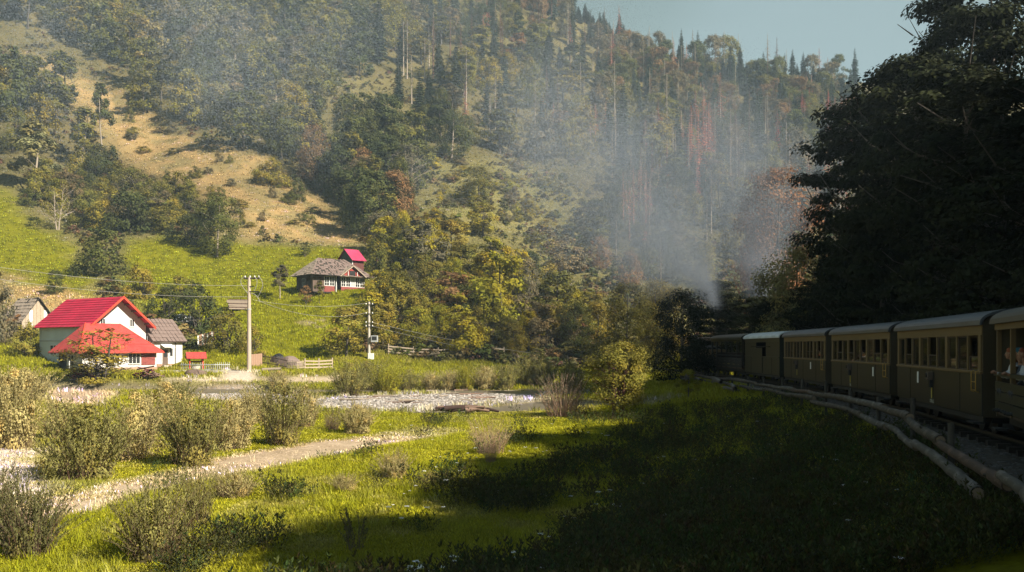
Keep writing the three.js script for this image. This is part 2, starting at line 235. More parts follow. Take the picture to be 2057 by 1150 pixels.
function cover(x, d) {   // colour of the ground and how much grass grows there
  const n1 = fbm(x / 3.1 + 3, d / 3.1, 4), n2 = fbm(x / 0.7, d / 0.7 + 7, 3), n3 = fbm(x / 17 + 8, d / 17 + 2, 3);
  let c = mixc([0.165, 0.162, 0.006], [0.235, 0.217, 0.012], n1), g = 1;
  c = mixc(c, [0.24, 0.20, 0.055], sstep(0.52, 0.72, n3 * 0.5 + n2 * 0.5) * 0.7);
  const far = sstep(95, 125, d), wob = (n1 - 0.5) * 1.6;
  if (d > 80) c = mixc(c, mixc([0.15, 0.145, 0.045], [0.23, 0.19, 0.08], n1), far);
  if (d > 150) c = mixc(c, mixc([0.10, 0.095, 0.04], [0.21, 0.165, 0.075], n1), sstep(160, 220, d) * 0.8);
  const put = (z, col, soft, k = 1, gr = 1) => { const w = inZone(z, x + wob * soft, d + wob * soft, soft) * k; if (w > 0) { c = mixc(c, col, w); g = lerp(g, gr, w); } };
  if (d > 90) {
    const tan = mixc([0.46, 0.315, 0.14], [0.32, 0.25, 0.11], sstep(0.35, 0.65, n1));
    put(Z.tan, tan, 5); put(Z.tan2, tan, 3); put(Z.scrub, mixc([0.28, 0.235, 0.095], [0.20, 0.19, 0.06], n1), 8); put(Z.scrub2, mixc([0.25, 0.205, 0.095], [0.17, 0.155, 0.06], n1), 8);
    const mead = mixc(mixc([0.19, 0.193, 0.005], [0.265, 0.25, 0.011], n1), [0.15, 0.15, 0.006], sstep(0.5, 0.7, n2)); put(Z.meadow, mead, 3); put(Z.meadow2, mead, 3);
    put(Z.bank, [0.40, 0.29, 0.19], 0.8, 0.9, 0); put(Z.bank2, [0.40, 0.29, 0.19], 0.8, 0.9, 0); put(Z.bank3, [0.42, 0.33, 0.22], 0.8, 0.8 * sstep(0.42, 0.6, n2), 0);
  }
  if (d > 42 && d < 105) {
    const gr = mixc([0.27, 0.225, 0.19], [0.56, 0.485, 0.415], sstep(0.3, 0.7, n2)); put(Z.bar, gr, 1.3, 1, 0); put(Z.bar2, mixc(gr, [0.5, 0.36, 0.27], 0.5), 1.5, 1, 0); put(Z.earth, mixc([0.42, 0.29, 0.2], [0.62, 0.47, 0.36], n2), 1, 0.9, 0); put(Z.yard, [0.75, 0.62, 0.50], 0.7, 1, 0); put(Z.path, [0.62, 0.5, 0.37], 0.8, 0.9, 0);
    const [a] = lineDist(CHAN[0], x, d), [b] = lineDist(CHAN[1], x, d), w = Math.max(1 - sstep(0.9, 1.3, a / lerp(4.6, 0.4, lineDist(CHAN[0], x, d)[1])), 1 - sstep(2, 4, b)); c = mixc(c, [0.27, 0.225, 0.18], w * 0.85); g *= 1 - w;
  }
  if (d < 60) {
    put(Z.left, mixc([0.45, 0.33, 0.25], [0.62, 0.54, 0.46], n2), 1.6, 0.95, 0);
    const [a, t] = lineDist(ROAD, x, d), dirt = mixc([0.42, 0.315, 0.205], [0.68, 0.54, 0.39], n2), rut = 1 - sstep(0.55, 1.15, Math.abs(a - 0.55) + (n1 - 0.5) * 0.9), w = lerp((1 - sstep(0.5, 1.25, a + (n1 - 0.5) * 1.6)) * (0.55 + 0.45 * sstep(0.3, 0.6, n2 + 0.25 * sstep(0.25, 0.6, a))), rut, sstep(0.3, 0.62, t)) * (1 - sstep(0.82, 1.0, t) * 0.8);
    c = mixc(c, dirt, w); g *= 1 - w;
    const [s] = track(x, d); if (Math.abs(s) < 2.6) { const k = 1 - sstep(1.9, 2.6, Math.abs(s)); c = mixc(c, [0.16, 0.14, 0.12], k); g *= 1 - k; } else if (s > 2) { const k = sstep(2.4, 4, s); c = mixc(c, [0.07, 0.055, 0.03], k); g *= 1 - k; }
  }
  return [[c[0] * 0.86, c[1] * 0.86, c[2] * 0.84], g];
}
{
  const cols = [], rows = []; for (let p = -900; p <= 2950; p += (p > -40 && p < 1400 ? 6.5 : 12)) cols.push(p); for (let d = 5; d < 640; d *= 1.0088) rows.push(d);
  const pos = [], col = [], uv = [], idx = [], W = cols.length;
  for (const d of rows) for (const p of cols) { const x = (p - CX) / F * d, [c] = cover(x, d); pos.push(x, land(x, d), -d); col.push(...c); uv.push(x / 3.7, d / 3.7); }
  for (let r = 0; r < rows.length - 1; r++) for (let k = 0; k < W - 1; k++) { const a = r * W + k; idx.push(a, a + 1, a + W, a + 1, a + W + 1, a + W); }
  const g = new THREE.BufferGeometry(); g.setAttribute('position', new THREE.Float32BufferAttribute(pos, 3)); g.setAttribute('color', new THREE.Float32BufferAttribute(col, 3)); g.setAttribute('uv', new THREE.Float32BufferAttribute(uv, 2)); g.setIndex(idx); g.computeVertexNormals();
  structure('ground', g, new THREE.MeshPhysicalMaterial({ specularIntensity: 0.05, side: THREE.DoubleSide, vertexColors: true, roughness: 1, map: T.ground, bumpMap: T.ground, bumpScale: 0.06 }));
  // the rest of the valley, beside and behind the camera
  const p2 = [], c2 = [], i2 = [], n = 130, at2 = (i, j) => [-780 + i * 12, -420 + j * 9];
  for (let j = 0; j <= n; j++) for (let i = 0; i <= n; i++) { const [x, d] = at2(i, j), q = CX + F * x / Math.max(d, 0.1), sink = d > 4 && q > -1000 && q < 3050 ? 2.5 : 0; p2.push(x, land(x, d) - 0.25 - sink, -d); const [c] = cover(x, d); c2.push(...c); }
  const fan = (k) => { const x = p2[k * 3], d = -p2[k * 3 + 2]; return d > 14 && d < 620 && CX + F * x / d > -760 && CX + F * x / d < 2820; };
  for (let j = 0; j < n; j++) for (let i = 0; i < n; i++) { const a = j * (n + 1) + i; if ([a, a + 1, a + n + 1, a + n + 2].every(fan)) continue; i2.push(a, a + 1, a + n + 1, a + 1, a + n + 2, a + n + 1); }
  const g2 = new THREE.BufferGeometry(); g2.setAttribute('position', new THREE.Float32BufferAttribute(p2, 3)); g2.setAttribute('color', new THREE.Float32BufferAttribute(c2, 3)); g2.setIndex(i2); g2.computeVertexNormals();
  structure('valley_ground', g2, std(1, 1, 1, { vertexColors: true, roughness: 1 }));
  // river
  const wm = new THREE.MeshPhysicalMaterial({ color: new THREE.Color().setRGB(0.13, 0.11, 0.08), roughness: 0.32, ior: 1.33, specularIntensity: 0.6, bumpMap: rep(T.mottle, 60, 20), bumpScale: 0.02 });
  const wg = new THREE.PlaneGeometry(150, 46, 1, 1).rotateX(-Math.PI / 2).translate(-20, -0.17, -64);
  structure('river_water', wg, wm);
}

// ------------------------------------------------------------ plants: shapes (unit height 1 unless said)
// broadleaf crown: leaf clumps through an uneven volume. H: height, R: radius, low: where the crown starts
function crownGeo(seed, { H = 10, R = 4, low = 0.25, n = 5000, leaf = 0.32, clumps = 42, shape = 'round', loose = 0, flat = 0.8 }) {
  const r = rng(seed), g = new GB(), per = Math.ceil(n / clumps), y0 = H * low, ph = r() * 6;
  for (let k = 0; k < clumps; k++) {
    const t = Math.pow(r(), shape === 'dome' ? 1.25 : 0.9), prof = shape === 'round' ? Math.sqrt(Math.max(0, 1 - Math.pow((t - 0.42) / 0.62, 2))) : shape === 'oval' ? Math.sqrt(Math.max(0.02, 1 - Math.pow((t - 0.38) / 0.66, 2))) * (1 - 0.25 * t) : Math.min(1, 0.82 + t) * Math.sqrt(Math.max(0, 1.03 - t * t));
    const a = r() * Math.PI * 2, lump = 0.82 + 0.3 * Math.sin(a * 2 + ph + t * 4) * (0.6 + loose), q = R * prof * lump * (0.45 + 0.55 * Math.sqrt(r())), cr = R * (0.2 + 0.2 * r()) * (1 - 0.25 * t);
    const cx = Math.cos(a) * q, cz = Math.sin(a) * q, cy = y0 + t * (H - y0), out = nrm([cx, (cy - (y0 + H) / 2) * 0.8 + R * 0.3, cz]), bright = 0.78 + 0.44 * r(), yel = r() * 0.2;
    for (let j = 0; j < per; j++) {
      const u = rdir(r), m = cr * Math.pow(r(), 0.45), b = [cx + u[0] * m, Math.max(y0 * 0.6, cy + u[1] * m * flat - (flat < 0.5 ? 0.14 * Math.hypot(u[0], u[2]) * m : 0)), cz + u[2] * m], e = rdir(r), N = nrm([u[0] * 0.7 + out[0] * 0.8 + e[0] * 0.7, u[1] * 0.6 + out[1] * 0.8 + 0.35 + e[1] * 0.6, u[2] * 0.7 + out[2] * 0.8 + e[2] * 0.7]);
      const w = rdir(r), ax = nrm(crs(N, w)), sd = crs(N, ax), l = leaf * (0.65 + 0.7 * r()), v = bright * (0.72 + 0.56 * r());
      g.leaf(b, [ax[0] * l, ax[1] * l - l * 0.12, ax[2] * l], [sd[0] * l * 0.36, sd[1] * l * 0.36, sd[2] * l * 0.36], N, [v * (1 + yel), v, v * (1 - yel)]);
    }
  }
  return g.build();
}
function trunkGeo(seed, { H = 10, r0 = 0.2, fork = 0.35, limbs = 6, spread = 3, lean = 0.3, sides = 7, stems = 1, splay = 0 }) {
  const r = rng(seed), g = new GB(), c = [1, 1, 1];
  for (let s = 0; s < stems; s++) {
    const sa = s / stems * 6.283 + 0.6, lx = (r() - 0.5) * lean * H * 0.3 + Math.cos(sa) * splay, lz = (r() - 0.5) * lean * H * 0.3 + Math.sin(sa) * splay, at0 = (t) => V((stems > 1 ? Math.cos(sa) * r0 * 1.4 : 0) + lx * t + Math.sin(t * 5 + s) * 0.04 * H * lean, H * 0.92 * t - 0.15, (stems > 1 ? Math.sin(sa) * r0 * 1.4 : 0) + lz * t + Math.cos(t * 4 + s) * 0.04 * H * lean), p = [];
    for (let i = 0; i <= 8; i++) p.push(at0(i / 8));
    g.tube(p, (i, n) => r0 * (i === 0 ? 1.35 : 1) * Math.pow(1 - i / n, 0.9) + 0.012, sides, c);
    for (let k = 0; k < limbs; k++) {
      const t = fork + (0.9 - fork) * (k + r() * 0.6) / limbs, b = at0(t), a = k * 2.4 + r(), l = spread * (1 - 0.55 * t) * (0.7 + 0.5 * r()), e = V(b.x + Math.cos(a) * l, b.y + l * (0.45 + 0.4 * r()), b.z + Math.sin(a) * l), m = b.clone().lerp(e, 0.5).add(V(0, l * 0.06, 0));
      g.tube([b, m, e], (i) => r0 * (1 - t) * (0.55 - 0.2 * i) + 0.01, 5, c);
      for (let q = 0; q < 3; q++) { const a2 = a + (r() - 0.5) * 2, s0 = b.clone().lerp(e, 0.45 + 0.25 * q), l2 = l * 0.4; g.tube([s0, V(s0.x + Math.cos(a2) * l2, s0.y + l2 * (0.3 + r()), s0.z + Math.sin(a2) * l2)], (i) => r0 * 0.14 * (1 - i * 0.7) + 0.006, 4, c); }
    }
  }
  return g.build();
}
function spruceGeo(seed, { H = 10, R = 1.9, low = 0.08, whorls = 24, n = 11, dead = 0 }) {
  const r = rng(seed), g = new GB();
  for (let k = 0; k < whorls; k++) {
    const t = k / whorls, y = H * (low + (0.99 - low) * Math.pow(t, 0.92)), rad = R * Math.pow(1 - t, 0.85) * (0.8 + 0.4 * r()) + 0.1, m = Math.max(5, Math.round(n * (1 - 0.5 * t)));
    for (let j = 0; j < m; j++) {
      if (dead && r() < dead) continue;
      const a = j / m * 6.283 + r() * 0.8 + k, l = rad * (0.75 + 0.4 * r()), c = Math.cos(a), s = Math.sin(a), drop = -0.28 - 0.25 * (1 - t), seg = Math.max(2, Math.round(l * 2.6));
      for (let q = 0; q < seg; q++) {
        const f = (q + 0.3) / seg, b = [c * l * f, y + l * drop * f + 0.18 * l * f * f, s * l * f], w = (0.30 + 0.25 * (1 - f)) * Math.min(1, l) * (dead ? 0.5 : 1), v = (0.65 + 0.5 * r()) * (0.7 + 0.5 * f);
        for (const sg of [-1, 1]) { const ax = nrm([c * 0.8 - sg * s * 0.9, -0.25 + (r() - 0.5) * 0.4, s * 0.8 + sg * c * 0.9]), N = nrm([c * 0.5 + (r() - 0.5) * 0.5, 0.8, s * 0.5 + (r() - 0.5) * 0.5]), sd = crs(N, ax); g.leaf(b, [ax[0] * w * 1.3, ax[1] * w * 1.3, ax[2] * w * 1.3], [sd[0] * w * 0.4, sd[1] * w * 0.4, sd[2] * w * 0.4], N, [v, v, v]); }
      }
    }
  }
  return g.build();
}
// willow brush: many thin upright stems that bend outward, narrow leaves along them. Returns [stems, leaves], height ~1 m unit
function brushGeo(seed, { H = 1.5, R = 0.9, stems = 110, leaves = 34, leaf = 0.05, bare = 0.15, thin = 0.006, up = 0.75 }) {
  const r = rng(seed), g = new GB(), f = new GB();
  for (let k = 0; k < stems; k++) {
    const a = r() * 6.283, q = R * 0.6 * Math.sqrt(r()), out = R * (0.1 + 0.8 * r()) * (r() < up ? 0.75 : 1.15), h = H * (0.42 + 0.58 * r()) * (1 - 0.42 * (q / (R * 0.6)) ** 2 * r()), bx = Math.cos(a) * q, bz = Math.sin(a) * q, a2 = a + (r() - 0.5) * 1.1;
    const pt = (t) => [bx + Math.cos(a2) * out * t * t * 0.8 + Math.cos(a2) * out * t * 0.2 + Math.sin(k + t * 5) * 0.03 * H, h * t * (1 - 0.06 * t), bz + Math.sin(a2) * out * t * t * 0.8 + Math.sin(a2) * out * t * 0.2 + Math.cos(k * 2 + t * 5) * 0.03 * H];
    g.tube([0, 0.35, 0.7, 1].map((t) => V(...pt(t))), (i) => thin * (1.2 - 0.28 * i), 3, [0.8 + 0.4 * r(), 0.8, 0.8]);
    const vb = 0.7 + 0.6 * r();
    for (let j = 0; j < leaves; j++) {
      const t = bare + (1 - bare) * Math.sqrt(r()), b = pt(t), w = r() * 6.283, ax = nrm([Math.cos(w) * 0.7 + Math.cos(a2) * 0.25, 0.75 + 0.5 * (r() - 0.4), Math.sin(w) * 0.7 + Math.sin(a2) * 0.25]), e = rdir(r), N = nrm([e[0] + Math.cos(a2) * 0.5, e[1] * 0.5 + 0.6, e[2] + Math.sin(a2) * 0.5]), sd = nrm(crs(N, ax)), l = leaf * (0.7 + 0.7 * r()), v = vb * (0.7 + 0.6 * r());
      f.leaf(b, [ax[0] * l, ax[1] * l, ax[2] * l], [sd[0] * l * 0.17, sd[1] * l * 0.17, sd[2] * l * 0.17], N, [v, v, v]);
    }
  }
  return [g.build(), f.build()];
}
const twigMat = std(0.16, 0.12, 0.08, { vertexColors: true }), twigPale = std(0.33, 0.27, 0.19, { vertexColors: true }), twigRed = std(0.2, 0.08, 0.06, { vertexColors: true });
const GEO = {
  broad: [0, 1, 2, 3, 4].map((k) => ({ crown: crownGeo(20 + k, { H: 10, R: 4.3 - 0.3 * (k % 3), low: 0.1, n: 6600 - 900 * k, leaf: 0.28 + 0.05 * k, clumps: 80 - k * 9, loose: 0.25 }), trunk: trunkGeo(30 + k, { H: 10, r0: 0.2, fork: 0.25, limbs: 6, spread: 3.4 }) })),
  tall: [0, 1, 2].map((k) => ({ crown: crownGeo(50 + k, { H: 10, R: 2.4, low: 0.36, n: 3000, leaf: 0.32, clumps: 30, shape: 'oval', loose: 0.5 }), trunk: trunkGeo(60 + k, { H: 10, r0: 0.14, fork: 0.4, limbs: 5, spread: 2 }) })),
  sparse: [0, 1].map((k) => ({ crown: crownGeo(70 + k, { H: 10, R: 3.2, low: 0.22, n: 1500, leaf: 0.30, clumps: 36, loose: 0.6 }), trunk: trunkGeo(80 + k, { H: 10, r0: 0.15, fork: 0.15, limbs: 12, spread: 3.6, stems: 2, splay: 0.7 }) })),
  shrub: [0, 1, 2].map((k) => ({ crown: crownGeo(90 + k, { H: 4, R: 2.5, low: 0.0, n: 3200, leaf: 0.22, clumps: 46, shape: 'dome', loose: 0.4 }), trunk: trunkGeo(95 + k, { H: 3.2, r0: 0.05, fork: 0.1, limbs: 5, spread: 1.6, stems: 4, splay: 0.8 }) })),
  spruce: [0, 1, 2].map((k) => ({ crown: spruceGeo(110 + k, { H: 10, R: 1.7 + 0.25 * k, low: 0.06 }), trunk: trunkGeo(115 + k, { H: 10.2, r0: 0.13, limbs: 0, lean: 0.04 }) })),
  rustSpruce: [0, 1].map((k) => ({ crown: spruceGeo(128 + k, { H: 10, R: 1.15, low: 0.22, whorls: 26, n: 9, dead: 0.2 }), trunk: trunkGeo(127 + k, { H: 10.3, r0: 0.13, limbs: 3, fork: 0.5, spread: 0.6, lean: 0.05 }) })),
  deadSpruce: [0, 1, 2].map((k) => ({ crown: spruceGeo(120 + k, { H: 10, R: 1.0, low: 0.36, whorls: 20, n: 7, dead: 0.45 }), trunk: trunkGeo(125 + k, { H: 10.3, r0: 0.12, limbs: 3, fork: 0.5, spread: 0.6, lean: 0.05 }) })),
  big: [0, 1, 2].map((k) => ({ crown: crownGeo(140 + k, { H: 18, R: 5.6, low: 0.02, n: 24000, leaf: 0.27, clumps: 105, shape: 'oval', loose: 0.9, flat: 0.36 }), trunk: trunkGeo(150 + k, { H: 18, r0: 0.32, fork: 0.16, limbs: 11, spread: 5, sides: 9 }) })),
  beech: [0, 1].map((k) => ({ crown: crownGeo(160 + k, { H: 10, R: 4.4, low: 0.08, n: 17000, leaf: 0.2, clumps: 90, loose: 0.35 }), trunk: trunkGeo(165 + k, { H: 10, r0: 0.2, fork: 0.2, limbs: 8, spread: 3.4 }) })),
  willowTree: [{ crown: crownGeo(171, { H: 4, R: 1.75, low: 0.2, n: 13000, leaf: 0.085, clumps: 90, loose: 0.4 }), trunk: trunkGeo(172, { H: 3.2, r0: 0.1, fork: 0.3, limbs: 9, spread: 1.3, stems: 4, splay: 0.6, lean: 0.5 }) }],
};
const leafy = (seed, [s, l], o) => [s, (() => { const q = crownGeo(seed, o), n = new GB(); return mergeGeometries([l, q]); })()];
const BR = { fine: [0, 1, 2].map((k) => leafy(400 + k, brushGeo(180 + k, { stems: 190, leaves: 56, leaf: 0.047, R: 0.95, bare: 0.12, up: 0.6, thin: 0.0045 }), { H: 1.0, R: 0.72, low: 0, n: 3800, leaf: 0.05, clumps: 46, shape: 'dome', loose: 0.8 })), tall: [0, 1, 2, 3].map((k) => leafy(410 + k, brushGeo(190 + k * 2, { H: 3, R: 1.5, stems: 230 - 30 * k, leaves: 66, leaf: 0.088, thin: 0.0055, up: 0.5, bare: 0.06 }), { H: 2.1 + 0.2 * k, R: 1.3, low: 0, n: 4200, leaf: 0.095, clumps: 48, shape: 'dome', loose: 0.8 })), dry: [0, 1].map((k) => brushGeo(195 + k, { H: 2, R: 1.3, stems: 240, leaves: 12, leaf: 0.06, thin: 0.008, bare: 0.3, up: 0.5 })), weed: [brushGeo(199, { H: 1, R: 0.35, stems: 26, leaves: 22, leaf: 0.06, bare: 0.1, up: 0.95 })] };

const variants = new Map();
function varied(m, k) { if (!variants.has(m)) variants.set(m, [m, ...[[1.18, 1.12, 1.0], [0.82, 0.86, 0.9], [1.12, 1.0, 0.85]].map((t) => { const q = m.clone(); q.color.setRGB(m.color.r * t[0], m.color.g * t[1], m.color.b * t[2]); return q; })]); return variants.get(m)[k]; }
let plantSeed = 900;
function plant(name, label, category, kind, P, h, wide, mat, barkMat = M.bark, group, v) {   // a tree: > trunk, crown. h metres high, wide: crown width
  const set = GEO[kind], r = rng(plantSeed++), k = v ?? Math.floor(r() * set.length), s = set[k], bb = s.bb ??= (s.crown.computeBoundingBox(), s.crown.boundingBox.getSize(V(0, 0, 0))), o = thing(name, label, category, P, r() * 6.283, group), sy = h / s.crown.boundingBox.max.y, sx = wide ? wide / ((bb.x + bb.z) / 2) : sy;
  o.scale.set(sx, sy, sx);
  part('trunk', s.trunk, barkMat, o); part('crown', s.crown, kind === 'big' || kind === 'willowTree' ? mat : varied(mat, Math.floor(r() * 4)), o); return o;
}
function treeAt(name, label, category, kind, px, row, hpx, wpx, mat, barkMat, group, v) { const q = hit(px, row), k = q.d / F; return plant(name, label, category, kind, onLand(q.x, q.d, -0.1), hpx * k, wpx * k, mat, barkMat, group, v); }
function brushAt(name, label, kind, px, row, hpx, wpx, mat, tw = twigMat, group, v = 0) {
  const q = hit(px, row), k = q.d / F, set = BR[kind][v % BR[kind].length], o = thing(name, label, 'bush', onLand(q.x, q.d, -0.03), px * 1.7, group), b = set.bb ??= (set[1].computeBoundingBox(), set[1].boundingBox.getSize(V(0, 0, 0)));
  o.scale.set(wpx * k / ((b.x + b.z) / 2), hpx * 1.02 * k / set[1].boundingBox.max.y, wpx * 1.12 * k / ((b.x + b.z) / 2)); part('stems', set[0], tw, o); part('foliage', set[1], mat, o); return o;
}

// ------------------------------------------------------------ trees and shrubs one can tell apart
const TR = [
  // left hillside
  ['tree', 'round lone tree with a dark trunk at the upper rim of the tan slope', 'broad', 287, 229, 86, 74, L.mid], ['tree', 'slender tree with a small oval crown and long pale bare trunk on the tan slope', 'tall', 203, 292, 128, 48, L.deep, M.barkPale],
  ['tree', 'leaning tree with a dark forked trunk left of the tan slope', 'tall', 113, 248, 150, 82, L.mid], ['tree', 'dense tree at the far left edge of the upper wood', 'broad', 20, 242, 150, 110, L.deep], ['tree', 'broad tree below the pale earth strip at upper left', 'broad', 62, 235, 130, 100, L.mid],
  ['tree', 'pale yellowish tree with a white trunk above the left meadow', 'tall', 68, 392, 145, 98, L.pale, M.barkPale], ['tree', 'mid green tree with two pale trunks right of the yellowish tree', 'tall', 164, 342, 130, 76, L.olive, M.barkPale], ['tree', 'thin sapling with a straight pale trunk by the left meadow corner', 'sparse', 116, 462, 108, 60, L.olive, M.barkPale],
  ['shrub', 'wide dark thicket at the foot of the tan slope', 'shrub', 262, 468, 100, 130, L.deep], ['shrub', 'olive thicket left of the wide dark thicket', 'shrub', 205, 462, 66, 78, L.olive], ['shrub', 'rounded shrub right of the wide dark thicket', 'shrub', 335, 464, 62, 80, L.mid], ['shrub', 'greyish shrub above the left meadow corner', 'shrub', 150, 420, 62, 66, L.grey],
  ['shrub', 'large shrub leaning over the green meadow between its two halves', 'shrub', 200, 552, 100, 116, L.mid], ['shrub', 'shrub below the large leaning one behind the red roof', 'shrub', 282, 602, 76, 92, L.olive], ['shrub', 'dark tall thicket between the white annex and the utility pole', 'shrub', 395, 668, 108, 120, L.deep], ['shrub', 'dark shrub right behind the white annex', 'shrub', 335, 640, 70, 80, L.deep], ['shrub', 'olive shrub just left of the round utility pole', 'shrub', 455, 704, 92, 92, L.mid], ['shrub', 'low round shrub on the meadow above the dark thicket', 'shrub', 362, 600, 50, 66, L.olive], ['shrub', 'shrub behind the foot of the utility pole', 'shrub', 508, 712, 62, 60, L.olive],
  ['tree', 'leafy tree with a pale trunk at the top of the green meadow', 'broad', 437, 516, 136, 116, L.mid, M.barkPale], ['shrub', 'dark shrub left of the tree at the top of the meadow', 'shrub', 380, 492, 64, 90, L.deep], ['tree', 'small dark round tree on the tan grass above the wooden hut', 'broad', 110, 592, 52, 50, L.deep],
  ['tree', 'young tree with a thin pale stem on the meadow left of the old house', 'tall', 561, 600, 70, 42, L.grey, M.barkPale], ['tree', 'tiny flat crowned tree alone on the bright green meadow', 'sparse', 612, 516, 30, 36, L.deep],
  ['shrub', 'tall pale green bush at the left edge beside the wooden hut', 'shrub', 4, 690, 124, 74, L.grey], ['shrub', 'bushy shrub between the wooden hut and the red roofed house', 'shrub', 52, 714, 74, 78, L.olive], ['tree', 'sparse olive tree in front of the red roofed house', 'sparse', 200, 766, 112, 150, L.olive], ['shrub', 'leafy olive shrub at the foot of the sparse tree before the red roofed house', 'shrub', 186, 766, 70, 104, L.olive],
  ['tree', 'reddish sapling in front of the dark end wall of the old house', 'sparse', 614, 612, 42, 30, L.brown], ['tree', 'green sapling at the front corner of the old house', 'tall', 641, 612, 50, 24, L.mid],
  ['tree', 'brownish leaved tree at the lower rim of the dark wood', 'broad', 632, 372, 130, 86, L.brown], ['tree', 'tree with a pale straight trunk right of the brownish tree', 'tall', 686, 404, 96, 76, L.grey, M.barkPale], ['tree', 'large dark tree above the old house', 'broad', 742, 478, 142, 122, L.deep], ['tree', 'leafless grey tree with many thin upright stems', 'sparse', 822, 404, 118, 76, L.grey, M.barkPale], ['tree', 'big dark tree with a pair of bright trunks on the slope', 'broad', 908, 322, 104, 118, L.deep, M.barkPale],
  ['tree', 'single round tree halfway up the scrubby slope', 'broad', 962, 412, 84, 82, L.mid], ['tree', 'round tree just below the single slope tree', 'broad', 970, 474, 68, 78, L.olive], ['tree', 'tree above the pink roofed tower', 'broad', 772, 510, 92, 90, L.grey], ['tree', 'brownish green tree with a white trunk right of the tower', 'broad', 846, 560, 118, 116, L.grey, M.barkPale],
  ['tree', 'tall dark spruce standing among the left broadleaf trees', 'spruce', 632, 330, 150, 70, L.spruce], ['tree', 'big shaded tree in the middle of the left wood', 'broad', 487, 300, 126, 130, L.mid], ['tree', 'spreading tree right of the big shaded one', 'broad', 566, 318, 120, 110, L.deep], ['shrub', 'rounded thicket on the lower rim of the tan slope', 'shrub', 545, 372, 60, 88, L.olive], ['shrub', 'small thicket at the lower right end of the tan slope', 'shrub', 596, 402, 40, 52, L.mid],
  // lower wood in the middle
  ['tree', 'yellow green tree right of the old house', 'broad', 800, 640, 104, 116, L.olive], ['tree', 'brown tinged tree in the middle of the lower wood', 'broad', 905, 650, 108, 124, L.brown], ['tree', 'bright yellow green tree left of the brown tinged one', 'broad', 862, 606, 84, 92, L.yellow], ['tree', 'wide light green willow like tree in the lower wood', 'broad', 1005, 664, 160, 146, L.lime], ['tree', 'dark tree with a sunlit right side at the right of the lower wood', 'broad', 1122, 664, 124, 118, L.mid],
  ['tree', 'bushy bright tree above the second pole', 'broad', 765, 610, 72, 80, L.lime], ['tree', 'bright green tree low behind the second pole', 'broad', 838, 706, 96, 104, L.lime], ['tree', 'olive tree behind the grey cabinet pole', 'broad', 770, 700, 96, 94, L.olive], ['tree', 'bushy tree left of the grey cabinet pole', 'broad', 696, 716, 104, 112, L.olive], ['tree', 'lime green tree at the foot of the lower wood', 'broad', 930, 716, 98, 106, L.lime], ['tree', 'greyish tree beside the pale eroded bank', 'broad', 1080, 704, 102, 96, L.grey], ['tree', 'mid green tree at the right end of the lower wood', 'broad', 1158, 708, 108, 96, L.mid], ['tree', 'small bright tree between the two eroded banks', 'broad', 1030, 714, 70, 70, L.olive],
  ['shrub', 'grey brown thicket in the drifting smoke above the lower wood', 'shrub', 1130, 548, 80, 110, L.grey], ['tree', 'olive tree above the wide willow like tree', 'broad', 940, 566, 78, 84, L.olive], ['tree', 'dark shaded tree above the right of the lower wood', 'broad', 1062, 578, 80, 80, L.deep], ['tree', 'low bright tree by the right rim of the lower wood', 'broad', 1200, 690, 90, 86, L.olive],
  // around the far end of the train
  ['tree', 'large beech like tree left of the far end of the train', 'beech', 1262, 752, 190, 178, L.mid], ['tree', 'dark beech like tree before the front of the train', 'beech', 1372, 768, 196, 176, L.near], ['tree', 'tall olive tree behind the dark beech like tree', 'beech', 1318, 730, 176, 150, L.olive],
  ['willow_tree', 'small willow with reddish split trunks at the edge of the shade', 'willowTree', 1240, 840, 162, 176, L.olive, M.barkRed], ['sapling', 'young bright leaved tree in front of the dark beech like tree', 'tall', 1382, 808, 70, 54, L.lime],
];
for (const [n, l, k, px, row, h, w, m, b] of TR) treeAt(n, l, n === 'shrub' ? 'shrub' : 'tree', k, px, row, h, w, m, b);

// ------------------------------------------------------------ tall trees right of the line: they shade the train and the meadow
{
  const lab = 'tall dark beech like tree on the shaded bank behind the train', gr = 'tall trees on the bank behind the train', r = rng(77);
  const spots = [[65, 9.5, 9], [70, 10, 14.5], [69, 6, 7.5], [75, 7, 12], [72, 8, 10], [77, 9, 12.5], [82, 7.5, 10.5], [88, 7.5, 10.5], [75, 9.5, 14.5], [80, 10, 14.5], [85, 10, 14], [90, 10, 13], [95, 9, 11.5], [100, 8.5, 11.5], [105, 7.5, 12.5], [110, 7, 14.5], [115, 6.8, 18.5], [120, 7, 19.5], [126, 8, 18.5], [73, 6, 8], [79, 6, 8.5], [85, 6, 9], [91, 6, 9], [97, 6, 9.5], [103, 6, 10], [109, 5.8, 9], [116, 5.6, 9], [118, 13, 22], [124, 13, 23], [130, 11, 9], [121, 5, 8], [124.5, 4.8, 7], [128, 4.6, 6], [132, 4.5, 6.2], [136, 4.6, 6], [140, 5, 6], [144, 6, 6], [147, 4.5, 7], [151, 5, 8]];
  for (let a = 71; a < 118; a += 6) spots.push([a, 16.5 + r() * 2, 15.5 + r() * 2]); for (let a = 74; a < 120; a += 7) spots.push([a, 25 + r() * 3, 17 + r() * 2]);
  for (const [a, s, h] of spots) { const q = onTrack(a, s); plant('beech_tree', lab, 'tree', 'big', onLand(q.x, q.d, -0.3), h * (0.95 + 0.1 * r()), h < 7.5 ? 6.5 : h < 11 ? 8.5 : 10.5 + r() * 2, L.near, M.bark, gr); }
  const q = hit(1600, 600); 
  plant('autumn_tree', 'orange leaved tree rising from the smoke above the front of the train', 'tree', 'beech', onLand(27.4, 92, -0.2), 16.6, 12.5, L.orange, M.bark);
  plant('tree', 'pale leaved tree right below the orange leaved one', 'tree', 'beech', onLand(21.5, 67, -0.2), 9.5, 8.5, L.pale, M.bark);
}

